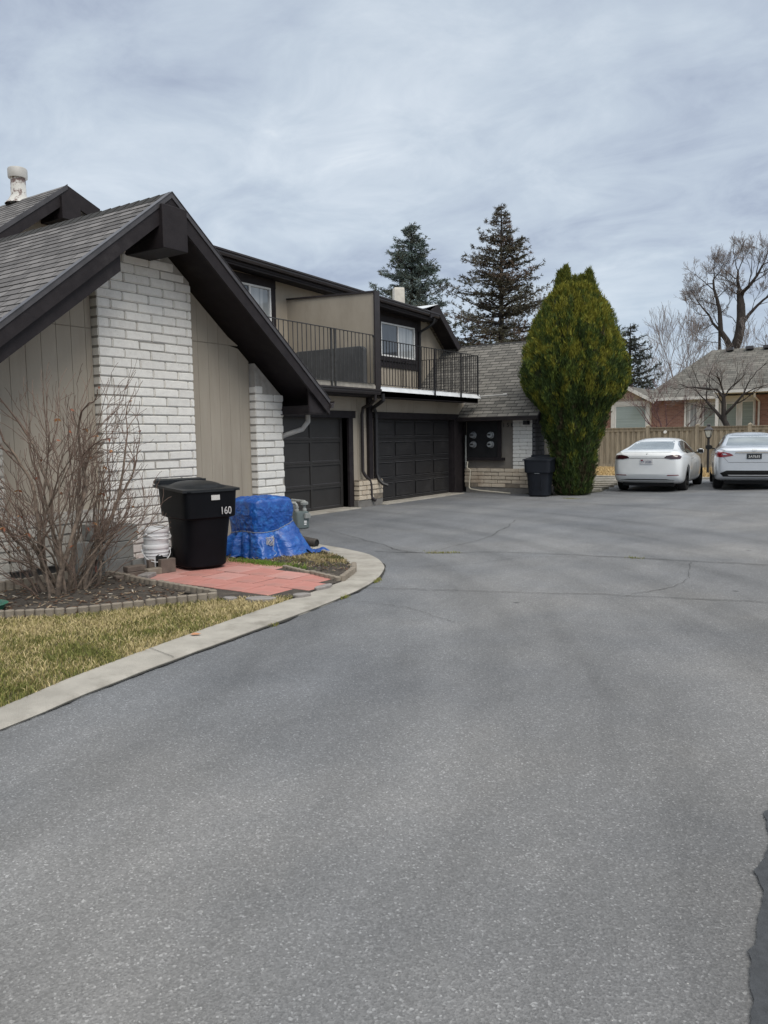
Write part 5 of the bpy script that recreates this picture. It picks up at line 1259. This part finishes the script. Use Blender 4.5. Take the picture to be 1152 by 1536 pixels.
def spec3(t,patch,body,bvh):
    patch('rear_window',[(-.60,1.145),(.60,1.145),(.58,1.19),(.50,1.36),(.40,1.395),(-.40,1.395),(-.50,1.36),(-.58,1.19)],'rear',M['carglassr'])
    patch('side_window',[(.72,1.09),(1.05,1.03),(3.15,1.01),(3.0,1.12),(2.55,1.30),(2.1,1.365),(1.6,1.35),(1.15,1.26)],'side',M['carglass'],mirror=True)
    patch('windscreen',[(-.6,1.05),(.6,1.05),(.5,1.32),(-.5,1.32)],'front',M['carglass'])
    patch('tail_light',[(.44,.925),(.50,.985),(.66,1.015),(.80,1.01),(.865,.96),(.84,.90),(.62,.895)],'rear',M['taildark'],mirror=True,off=.010,step=.03)
    patch('trunk_seam',[(-.44,.918),(.44,.918),(.44,.930),(-.44,.930)],'rear',M['fascia_metal'],off=.004)
    patch('reflector',[(.52,.455),(.82,.465),(.80,.485),(.53,.478)],'rear',M['taillight'],mirror=True,off=.006)
    patch('diffuser',[(-.66,.29),(.66,.29),(.70,.335),(.5,.36),(-.5,.36),(-.70,.335)],'rear',M['black'],off=.004)
    patch('emblem',[(-.03,1.045),(0,1.02),(.03,1.045),(.0,1.037)],'rear',M['chrome'],off=.006,step=.01)
    patch('trunk_lip',[(-.62,1.075),(.62,1.075),(.60,1.10),(-.60,1.10)],'rear',body.data.materials[0],off=.012)
    pl=patch('number_plate',[(-.16,.765),(.16,.765),(.16,.90),(-.16,.90)],'rear',M['plate_w'],off=.014)
    x0=bvh.ray_cast(V((-1,0,.83)),V((1,0,0)))[0].x
    text('7Y 2C85',.075,(x0-.022,0,.825),Euler((rad(90),0,rad(-90))),pm('plate_blue_ink',(.10,.12,.2),(.08,.1,.18),9,.5),pl,'plate_number',ext=.001,world=False)
    m_=MB();m_.obox((x0-.02,.115,.865),(1,0,0),(0,1,0),(0,0,1),.002,.025,.018);m_.build('plate_emblem',M['taillight'],pl,world=False)
    for a in(1.62,2.62): patch('door_gap',[(a,.34),(a+.008,.34),(a+.008,1.02),(a,1.02)],'side',M['black'],off=.002,mirror=True,thick=.004)
    patch('door_handle',[(1.82,.86),(2.05,.86),(2.05,.885),(1.82,.885)],'side',M['chrome'],off=.008,mirror=True)
    mirror_(t,3.02,.86,1.045,body.data.materials[0],M['black'])
CH=rad(90+34-29)
def fromrear(rx,ry,ax,ch):   # tail position when the rear axle centre stands at rx,ry
    return (rx-ax*math.cos(ch),ry-ax*math.sin(ch))
p=fromrear(-5.98,22.30,1.0,CH)
make_car('parked_car','white fastback sedan with smoked tail lights parked between the arborvitae and the lamp post',(p[0],p[1],.0),CH,P3,carpaint('white_car_paint',(.80,.82,.83),0,0),spec3)
PA=dict(
 bot=[(0,.46),(.06,.36),(.2,.27),(.5,.22),(1.5,.18),(3.5,.18),(4.4,.2),(4.75,.3),(4.86,.42)],
 w=[(0,.72),(.06,.84),(.2,.895),(.5,.915),(1.2,.92),(2.4,.915),(3.4,.92),(4.2,.88),(4.7,.72),(4.86,.5)],
 belt=[(0,.94),(.06,.98),(.2,1.02),(.6,1.04),(1.2,1.03),(2.2,.99),(3.2,.96),(3.9,.88),(4.5,.74),(4.86,.58)],
 top=[(0,1.02),(.06,1.07),(.2,1.10),(.62,1.115),(.95,1.19),(1.4,1.36),(1.9,1.455),(2.4,1.47),(2.9,1.43),(3.4,1.22),(3.75,1.04),(4.2,.94),(4.6,.82),(4.86,.64)],
 wr=[(0,.60),(.06,.68),(.2,.73),(.62,.74),(.95,.66),(1.4,.60),(1.9,.57),(2.4,.57),(2.9,.59),(3.4,.66),(3.75,.72),(4.2,.70),(4.6,.56),(4.86,.35)],
 axles=(1.08,3.86),wr_=.335,wa=.375,spokes=10)
def speca(t,patch,body,bvh):
    patch('rear_window',[(-.62,1.135),(.62,1.135),(.57,1.25),(.50,1.39),(.42,1.41),(-.42,1.41),(-.50,1.39),(-.57,1.25)],'rear',M['carglassr'])
    patch('side_window',[(.95,1.09),(3.2,1.03),(3.0,1.18),(2.6,1.34),(2.1,1.39),(1.6,1.34),(1.2,1.22)],'side',M['carglass'],mirror=True)
    patch('windscreen',[(-.6,1.08),(.6,1.08),(.5,1.36),(-.5,1.36)],'front',M['carglass'])
    patch('tail_light',[(.52,.885),(.47,.905),(.56,.955),(.70,.985),(.84,1.0),(.90,.975),(.90,.86),(.70,.855)],'rear',M['taillight'],mirror=True,off=.010,step=.03)
    patch('light_lens',[(.62,.915),(.70,.915),(.74,.945),(.66,.948)],'rear',M['chrome'],mirror=True,off=.016,step=.03)
    patch('chrome_strip',[(-.44,.955),(.44,.955),(.42,.985),(-.42,.985)],'rear',M['chrome'],off=.016)
    patch('trunk_seam',[(-.58,.72),(.58,.72),(.58,.728),(-.58,.728)],'rear',M['fascia_metal'],off=.003)
    patch('trunk_seam',[(.58,.72),(.588,.722),(.70,.85),(.692,.852)],'rear',M['fascia_metal'],off=.003,mirror=True)
    patch('lower_bumper',[(-.70,.36),(.70,.36),(.78,.45),(.62,.52),(-.62,.52),(-.78,.45)],'rear',M['black'],off=.004)
    patch('bumper_trim',[(-.56,.385),(.56,.385),(.60,.41),(-.60,.41)],'rear',M['white'],off=.012)
    pl=patch('number_plate',[(-.17,.81),(.17,.81),(.17,.94),(-.17,.94)],'rear',M['plate_b'],off=.014)
    x0=min(bvh.ray_cast(V((-1,0,z)),V((1,0,0)))[0].x for z in(.83,.93))
    text('3A7635',.085,(x0-.021,0,.868),Euler((rad(90),0,rad(-90))),M['white'],pl,'plate_number',ext=.001,world=False)
    patch('emblem',[(.06*math.cos(a),1.03+.032*math.sin(a)) for a in [2*math.pi*k/12 for k in range(12)]],'rear',M['chrome'],off=.010,step=.02)
    for a in(1.7,2.72): patch('door_gap',[(a,.34),(a+.008,.34),(a+.008,1.02),(a,1.02)],'side',M['black'],off=.002,mirror=True,thick=.004)
    patch('door_handle',[(1.85,.86),(2.05,.86),(2.05,.885),(1.85,.885)],'side',M['chrome'],off=.01,mirror=True)
    mirror_(t,3.05,.86,1.06,M['black'],M['black'])
CA=rad(90+34-21)
p=fromrear(-3.62,23.10,1.08,CA)
make_car('parked_car','silver sedan with red tail lights and black plate parked at the right edge',(p[0],p[1],.055),CA,PA,carpaint('silver_car_paint',(.62,.65,.69),.45,0),speca,1.03)
# ================================================================ trees
def limb(mb,p,d,L,r0,r1,segs,rr,wob=.12,n=5,grav=0):
    pts=[V(p)];rs=[r0];d=V(d).normalized()
    for i in range(segs):
        d=(d+V((rr.gauss(0,wob),rr.gauss(0,wob),rr.gauss(0,wob)+grav))).normalized();pts.append(pts[-1]+d*(L/segs));rs.append(r0+(r1-r0)*(i+1)/segs)
    mb.tube(pts,rs,n,False);return pts,d
def grow(mb,p,d,L,r,lev,maxl,rr,spread=.6,kids=(3,4),short=.68,up=.08,wob=.12,tw=None,rmin=.008):
    n=7 if lev==0 else (5 if lev<3 else 3)
    r1=max(rmin,r*.62)
    m=tw if (tw is not None and lev>=maxl-1) else mb
    pts,d2=limb(m,p,d,L,r,r1,4 if lev<3 else 3,rr,wob,n,up*.3)
    if lev>=maxl: return
    k=rr.randint(*kids)
    for i in range(k):
        t=rr.uniform(.35,1) if i else 1
        f=t*(len(pts)-1);j=min(int(f),len(pts)-2);q=pts[j].lerp(pts[j+1],f-j)
        a=rr.uniform(0,6.28);perp=d2.orthogonal().normalized();perp=(Matrix.Rotation(a,3,d2)@perp)
        sp_=spread*(rr.uniform(.5,1.2) if i else rr.uniform(.1,.5))
        nd=(d2+perp*sp_+V((0,0,up))).normalized()
        grow(mb,q,nd,L*short*rr.uniform(.8,1.15),r1*(.95 if i==0 else rr.uniform(.55,.8)),lev+1,maxl,rr,spread,kids,short,up,wob,tw,rmin)
def bare_tree(name,label,loc,stems,seed,bark,group=None,**k):
    t=thing(name,label,'tree',loc,0,group);rr=random.Random(seed);a=MB();b=MB()
    for (off,d,L,r,lev,maxl) in stems: grow(a,off,V(d),L,r,lev,maxl,rr,tw=b,**k)
    a.build('trunk',bark,t,world=False,smooth=True,fix=False)
    if b.v: b.build('crown',bark,t,world=False,fix=False)
    return t
M['twig']=pm('twig_grey',(.23,.20,.19),(.15,.13,.125),8,.9)
big=[((-.2,0,-.5),(-.02,0,1),7.8,.42,0,0),((.5,0,-.5),(.04,0,1),8.3,.5,0,0)]
t=thing('bare_tree','tallest bare deciduous tree with forked trunk rising behind the brick house roof','tree',(-12.2,66,0));rr=random.Random(21);a=MB();b=MB()
def seg(p,q,r0,r1,n=8):
    p=V(p);q=V(q);m=p.lerp(q,.5)+V((rr.uniform(-.15,.15),0,0));a.tube([p,m,q],[r0,(r0+r1)/2,r1],n,False)
# view-independent skeleton : x along the fence, z up
S=lambda x,z,y=0:(x,y,z)
seg(S(.3,0),S(.5,8.0),.55,.36);seg(S(.5,8.0),S(.85,9.5),.36,.34);seg(S(.85,9.5),S(.8,11.3,.2),.34,.30);seg(S(.8,11.3,.2),S(.65,12.4,.3),.28,.2);seg(S(.65,12.4,.3),S(.52,13.8,.3),.14,.08)
seg(S(.2,7.0),S(.15,8.0),.30,.24);seg(S(.15,8.0),S(-.5,9.3,-.3),.24,.19);seg(S(-.5,9.3,-.3),S(-.6,10.9,-.4),.19,.15);seg(S(-.6,10.9,-.4),S(-.8,11.8,-.5),.14,.12);seg(S(-.8,11.8,-.5),S(-1.07,13.2,-.6),.12,.07)
seg(S(-.5,9.3,-.3),S(-1.5,10.7,.3),.12,.08);seg(S(-1.5,10.7,.3),S(-2.5,12.0,.5),.08,.04);seg(S(-.7,6.5,.4),S(-.75,9.8,.5),.14,.09)
seg(S(.8,11.9,.3),S(1.4,12.5,-.2),.17,.12);seg(S(1.4,12.5,-.2),S(2.35,13.9,-.5),.12,.07);seg(S(1.0,9.8),S(1.9,11.1,.5),.16,.10);seg(S(1.9,11.1,.5),S(2.9,11.9,.6),.1,.06)
for (p,d,L,r) in ((S(-1.07,13.2,-.6),(-.3,0,.9),1.1,.05),(S(-1.07,13.2,-.6),(.5,.2,.8),1.1,.045),(S(-1.0,12.9,-.6),(-1,.3,.35),1.2,.05),(S(-.9,12.4,-.5),(-1,-.3,.5),1.2,.05),(S(-.8,11.8,-.5),(.8,0,.7),1.0,.04),(S(-.65,11.2,-.5),(-1,0,.4),1.1,.04),(S(-.6,10.6,-.4),(.9,0,.5),.9,.03),
  (S(-2.5,12.0,.5),(-.5,0,.8),.9,.035),(S(-2.2,11.6,.5),(-1,0,.3),.9,.03),(S(-1.5,10.7,.3),(-.5,-.3,.9),1.0,.035),(S(-1.5,10.7,.3),(-1,.2,.0),1.1,.035),(S(-.75,9.8,.5),(-.7,.2,.5),1.1,.04),(S(-.7,9.3,.5),(-1,.2,.0),1.1,.03),(S(-.72,8.5,.5),(-1,0,.15),1.1,.03),(S(-1.0,10,0),(-1,0,-.2),1.1,.03),
  (S(.52,13.8,.3),(-.4,0,.9),1.0,.045),(S(.52,13.8,.3),(.4,0,.9),1.0,.045),(S(.55,13.2,.3),(-.9,0,.5),1.1,.045),(S(.65,12.4,.3),(-.8,.4,.8),1.3,.06),(S(.7,12,.3),(-1,.2,.5),1.1,.05),(S(.8,11.2,.2),(-.7,0,.5),.9,.03),(S(.5,9.9,.1),(-.6,0,.9),.9,.03),
  (S(2.35,13.9,-.5),(.3,0,.9),1.0,.045),(S(2.35,13.9,-.5),(1,0,.4),1.1,.045),(S(1.9,13.2,-.4),(.0,.2,1),1.2,.045),(S(1.4,12.5,-.2),(.2,.2,1),1.4,.05),(S(1.4,12.6,-.2),(1,0,.2),1.2,.05),(S(2.0,13.3,-.4),(1,0,.2),1.2,.04),(S(2.9,11.9,.6),(.8,0,.6),1.2,.04),(S(2.4,11.5,.6),(.5,0,.9),1.1,.035),(S(1.9,11.1,.5),(1,0,-.1),1.1,.03),(S(1.5,10.6,.3),(.3,.2,.9),1.0,.03)):
    grow(a,p,V(d),L,r,1,6,rr,spread=.8,kids=(3,3),short=.72,up=.16,wob=.16,tw=b,rmin=.0085)
a.build('trunk',M['barkdark'],t,world=False,smooth=True,fix=False);b.build('crown',M['twig'],t,world=False,fix=False)
bare_tree('bare_tree','brownish bare tree at the far right partly behind the tallest tree',(-7.6,64,0),[((0,0,0),(0.05,0,1),3.4,.25,0,7)],5,M['twig'],spread=.55,kids=(2,3),short=.78,up=.1,rmin=.012)
bare_tree('bare_tree','pale thin bare trees mass right of the arborvitae top beside the dark fir',(-16.3,62,0),[((0,0,0),(0,0,1),3.0,.18,0,7),((1.5,1,0),(.1,0,1),2.8,.14,0,6)],8,M['twig'],spread=.5,kids=(2,3),short=.80,up=.15,rmin=.010)
bare_tree('bare_tree','low grey bare tree right of the dark fir above the house roof',(-17.1,58.5,0),[((0,0,0),(0,0,1),2.6,.16,0,7)],9,M['twig'],spread=.6,kids=(2,3),short=.78,up=.05,rmin=.010)
bare_tree('bare_tree','grey bare tree showing between the sparse spruce and the arborvitae',(-19.8,47,0),[((0,0,0),(.05,0,1),3.4,.14,0,7)],12,M['twig'],spread=.45,kids=(2,3),short=.78,up=.2,rmin=.009)
# tree in front of the neighbour's house
t=thing('bare_tree','small dark bare tree with crooked trunk just behind the fence and the lamp post','tree',(-6.7,37.3,0));rr=random.Random(33);a=MB();b=MB()
def seg2(P,R_): a.tube([V(p) for p in P],R_,8,False)
seg2([(.35,0,0),(.25,0,1.1),(-.10,0,1.75),(-.28,0,2.1),(-.30,0,2.6),(-.32,0,3.1)],[.17,.15,.13,.12,.10,.08])
seg2([(-.28,0,2.05),(-.65,.1,2.5),(-1.05,.1,2.95)],[.09,.07,.055]);seg2([(-.30,0,2.3),(.1,-.1,2.7),(.5,-.1,3.2)],[.08,.06,.045]);seg2([(-.32,0,3.1),(-.6,0,3.45),(-1.3,0,3.55),(-1.7,.1,3.62)],[.07,.05,.04,.025])
for (p,d,L,r) in (((-.32,0,3.1),(.1,0,1),.9,.05),((-.32,0,3.0),(.5,0,1),.9,.04),((-1.05,.1,2.95),(-.8,0,.6),.8,.035),((-1.05,.1,2.95),(-.2,0,1),.8,.03),((.5,-.1,3.2),(.6,0,.8),.9,.035),((.5,-.1,3.2),(1,0,.4),.9,.03),((.2,-.1,2.8),(.9,0,.5),.8,.03),((-1.3,0,3.55),(-.3,0,1),.7,.02),((-1.7,.1,3.6),(-1,0,.4),.6,.018),((-.9,0,3.5),(0,.2,1),.8,.02),((-.7,.1,2.6),(-1,0,.1),.8,.02),((-.32,0,2.7),(-.4,.3,.8),.8,.03)):
    grow(a,p,V(d),L,r,1,5,rr,spread=.7,kids=(2,4),short=.72,up=.1,wob=.15,tw=b,rmin=.0045)
a.build('trunk',M['barkdark'],t,world=False,smooth=True,fix=False);b.build('crown',M['twig'],t,world=False,fix=False)
M['redtwig']=pm('reddish_twig',(.14,.075,.075),(.09,.045,.045),8,.9)
bare_tree('bare_shrub','reddish bare plum shrub behind the fence above the white car',(-9.7,37.6,0),[((0,0,1.2),(-.1,0,1),1.0,.05,0,6),((0,0,1.2),(-1,0,.5),1.1,.045,0,6),((0,0,1.3),(.8,0,.5),1.0,.04,0,6),((0,0,1.3),(.3,.3,1),1.0,.04,0,6),((0,0,0),(0,0,1),1.3,.06,0,0)],15,M['redtwig'],spread=.7,kids=(2,3),short=.72,up=.12,rmin=.0045)
# conifers
def conifer(label,loc,H,Rb,seed,z0,cols,dens=1,sparse=0,top=.0,group='spruces behind the townhouses',shape=1.0,fol=.17):
    t=thing('spruce_tree',label,'tree',loc,0,group);rr=random.Random(seed)
    a=MB();a.tube([(0,0,0),(0,0,H*.5),(0,0,H)],[.26,.17,.02],8,False)
    f=MB();C=[];z=z0
    while z<H-.15:
        q=(z-z0)/(H-z0);Rz=Rb*(1-q)**shape+.10
        nb=rr.randint(6,9) if q<.8 else rr.randint(4,6)
        for k in range(nb):
            if sparse and rr.random()<sparse: continue
            an=rr.uniform(0,6.28);L=Rz*rr.choice((rr.uniform(.45,.8),rr.uniform(.8,1.25)));d=V((math.cos(an),math.sin(an),rr.uniform(.05,.45) if q>.35 else rr.uniform(-.12,.30)))
            pts=[];p=V((0,0,z));dd=d.normalized();ns=5
            for i in range(ns+1): pts.append(p.copy());dd=(dd+V((rr.gauss(0,.06),rr.gauss(0,.06),-.05+.045*i))).normalized();p=p+dd*(L/ns)
            a.tube(pts,[.035*(1-i/ns)*(L/3+.4)+.008 for i in range(ns+1)],3,False)
            nc=int(L*9*dens)+3
            cr_=cols[rr.randrange(len(cols))]
            for c_ in range(nc):
                u=rr.uniform(.18,1.03)**.8*ns;u=min(u,ns-.001);i=int(u);b_=pts[i].lerp(pts[i+1],u-i)
                side=V((-math.sin(an),math.cos(an),0))*rr.gauss(0,.16*L*(1-.5*u/ns)+.03);b_=b_+side+V((0,0,rr.uniform(-.12,.06)))
                for m in range(7):
                    dr=(V((math.cos(an),math.sin(an),0))*rr.uniform(.1,1)+side.normalized()*rr.uniform(0,1)*(1 if side.length>.001 else 0)+V((rr.gauss(0,.5),rr.gauss(0,.5),rr.gauss(.12,.45)))).normalized()
                    l=fol*rr.uniform(.6,1.3);s_=dr.orthogonal().normalized()*.018*(fol/.17);s_=Matrix.Rotation(rr.uniform(0,3.1),3,dr)@s_
                    f.add([b_-s_,b_+s_,b_+dr*l+s_*.5,b_+dr*l-s_*.5],[(0,1,2,3)])
                    g=rr.uniform(.7,1.3);C+=[tuple(x*g for x in cr_)]*4
        z+=rr.uniform(.16,.30)/max(.6,dens**.5)
    a.build('trunk',M['barkdark'],t,world=False,smooth=True,fix=False);f.build('crown',M['foliage'],t,world=False,cols=C,fix=False);return t
bl=[(.10,.14,.135),(.14,.18,.175),(.085,.115,.105),(.12,.135,.115)]
gn=[(.085,.082,.062),(.105,.095,.072),(.07,.072,.05),(.125,.095,.075)]
conifer('dense blue grey spruce behind the far townhouse chimney','(0)' and (-23.7,38.3,0),13.4,3.5,3,4.5,bl,1.6,0,shape=.75)
conifer('tall sparse brownish spruce between the dense spruce and the arborvitae',(-19.55,41.1,0),14.4,4.7,4,4.6,gn,1.25,.30,shape=.92)
conifer('small dark fir right of the arborvitae behind the house roof',(-16.7,55.8,0),9.2,2.7,6,1.5,[(.045,.055,.042),(.06,.065,.05)],1.0,0,shape=.6)
conifer('lower dark spruce between the roof edge and the sparse spruce',(-22.2,42.5,0),7.4,2.0,9,3.0,gn,.8,.1,shape=.6)
# arborvitae
AV=[(0,.36),(.1,.42),(.4,.47),(.82,.53),(1.24,.55),(1.67,.69),(2.09,.78),(2.3,.90),(2.53,1.15),(2.82,1.29),(3.15,1.34),(3.59,1.29),(4.0,1.17),(4.43,.98),(4.86,.74),(5.2,.50),(5.42,.32),(5.55,.12),(5.75,.03)]
t=thing('arborvitae','large dense yellow green arborvitae with narrow base growing at the corner of the shingled wing','tree',(-7.40,19.92,0))
rr=random.Random(77);f=MB();C=[]
def av_r(z,a):
    r=cr(AV,z)
    pl=mnoise.noise(V((math.cos(a)*3.4,math.sin(a)*3.4,z*.9)));p2=mnoise.noise(V((math.cos(a)*9,math.sin(a)*9,z*2.2+4)));p3=mnoise.noise(V((math.cos(a)*20,math.sin(a)*20,z*5)))
    return r*(1+.17*pl)+.13*p2+.085*p3
TOPS=[((-.30,-.22),5.72,.17),((-.17,-.18),5.82,.16),((.30,.20),5.74,.19),((.0,-.02),5.56,.20),((.14,.1),5.60,.18)]
def spray(p,out,L,col):
    for m in range(6):
        dr=(out*rr.uniform(.05,.6)+V((0,0,1))*rr.uniform(.45,1.1)+V((rr.gauss(0,.28),rr.gauss(0,.28),0))).normalized();l=L*rr.uniform(.6,1.25)
        s_=Matrix.Rotation(rr.uniform(0,3.14),3,dr)@dr.orthogonal().normalized()*.0095;b_=p+V((rr.gauss(0,.022),rr.gauss(0,.022),rr.gauss(0,.035)));m_=b_+dr*l*.5
        f.add([b_,m_+s_,b_+dr*l,m_-s_],[(0,1,2,3)]);g=rr.uniform(.55,1.3);C.extend([tuple(x*g for x in col)]*4)
for i in range(34000):
    z=rr.uniform(.03,5.35);a=rr.uniform(0,6.283)
    if rr.random()>.25+av_r(z,a)/1.6: continue
    r=av_r(z,a)*(1-abs(rr.gauss(0,.055)));out=V((math.cos(a),math.sin(a),0))
    v=.47+.55*mnoise.noise(V((math.cos(a)*3.5,math.sin(a)*3.5,z*2.4+8)))+.75*mnoise.noise(V((math.cos(a)*13,math.sin(a)*13,z*5)))+(z-3.2)*.12
    if mnoise.noise(V((math.cos(a)*9+3,math.sin(a)*9,z*3.2)))<-.22 and rr.random()<.72: continue
    col=(.215,.21,.03) if v>.60 else ((.105,.14,.026) if v>.36 else ((.05,.08,.022) if v>-.1 else (.07,.06,.03)))
    spray(out*r+V((0,0,z)),out,.115,col)
for (c,zt,rt_) in TOPS:
    for i in range(900):
        z=rr.uniform(4.55,zt);q=(zt-z)/(zt-4.55);a=rr.uniform(0,6.283);r=rt_*min(1,q*1.9)**.8*rr.uniform(.7,1.05);out=V((math.cos(a),math.sin(a),0))
        spray(V((c[0]+out.x*r,c[1]+out.y*r,z)),out,.11,(.16,.17,.028) if rr.random()<.55 else (.09,.115,.025))
f.build('crown',M['foliage'],t,world=False,cols=C,fix=False)
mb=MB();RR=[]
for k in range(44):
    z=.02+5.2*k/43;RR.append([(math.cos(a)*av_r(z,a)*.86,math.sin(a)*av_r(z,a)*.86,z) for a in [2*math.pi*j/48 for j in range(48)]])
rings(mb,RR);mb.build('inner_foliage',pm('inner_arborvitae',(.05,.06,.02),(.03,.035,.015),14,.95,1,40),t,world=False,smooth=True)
mb=MB();mb.tube([(0,0,-.05),(0,0,2)],[.14,.1],8);mb.build('trunk',M['bark'],t,world=False)
# dormant bush in the bed
t=thing('dormant_bush','leafless multi stemmed bush in front of the brick pillar and siding','bush',(-7.32,4.85,.02));rr=random.Random(41);a=MB();b=MB();L_=MB()
tips=[]
def bgrow(p,d,L,r,lev,maxl):
    if lev and math.hypot(p[0],p[1])>1.05: return
    if lev>1 and math.hypot(p[0]+d[0]*L,p[1]+d[1]*L)>1.15: L*=.5
    m=a if lev<2 else b
    pts,d2=limb(m,p,d,L,r,max(.0022,r*.6),6 if lev<2 else 4,rr,.145,6 if lev==0 else (5 if lev==1 else 4),.02)
    if lev>=maxl: tips.append(pts[-1]);return
    for i in range(rr.randint(2,4) if lev<maxl-1 else rr.randint(1,3)):
        tt=rr.uniform(.25,1) if i else 1;f_=tt*(len(pts)-1);j=min(int(f_),len(pts)-2);q=pts[j].lerp(pts[j+1],f_-j)
        perp=Matrix.Rotation(rr.uniform(0,6.28),3,d2)@d2.orthogonal().normalized()
        nd=(d2+perp*(rr.uniform(.25,.65) if i else .12)+V((0,0,.16))).normalized()
        bgrow(q,nd,L*rr.uniform(.50,.74),max(.0024,r*(.62 if i==0 else rr.uniform(.38,.55))),lev+1,maxl)
for i in range(25):
    an=rr.uniform(0,6.28);ra_=abs(rr.gauss(0,.16));ln=rr.uniform(.05,.42)
    if i<7: an=rad(rr.uniform(35,110));ln=rr.uniform(.3,.55)      # right leaning stems
    if 7<=i<12: an=rad(rr.uniform(200,290));ln=rr.uniform(.3,.55)
    d=V((math.cos(an)*ln,math.sin(an)*ln,1));o_=V((math.cos(an)*ra_*.7,math.sin(an)*ra_,0))
    bgrow(o_,d,rr.uniform(.85,1.16)*(1.0 if ln<.3 else .66),rr.uniform(.010,.019) if rr.random()<.8 else .030,0,4)
for i in range(14): 
    an=rr.uniform(0,6.28);bgrow(V((math.cos(an)*.2,math.sin(an)*.3,0)),V((math.cos(an)*.9,math.sin(an)*.9,1)),.35,.006,2,4)
bk=pm('bush_bark',(.26,.20,.155),(.10,.078,.062),20,.9,.5,90);tw_=pm('bush_twig',(.22,.155,.12),(.12,.08,.065),20,.9)
a.build('stem',bk,t,world=False,smooth=True,fix=False);b.build('twig',tw_,t,world=False,smooth=True,fix=False)
C=[]
for p in rr.sample(tips,46):
    if p.z>1.9 and rr.random()<.6: continue
    for m in range(rr.randint(1,3)):
        d=V((rr.gauss(0,1),rr.gauss(0,1),-.8)).normalized();s_=d.orthogonal().normalized()*.012;L_.add([p,p+d*.02+s_,p+d*.05,p+d*.02-s_],[(0,1,2,3)]);C+=[rr.choice([(.28,.10,.05),(.2,.08,.05),(.38,.19,.08)])]*4
L_.build('foliage',M['foliage'],t,world=False,cols=C,fix=False)
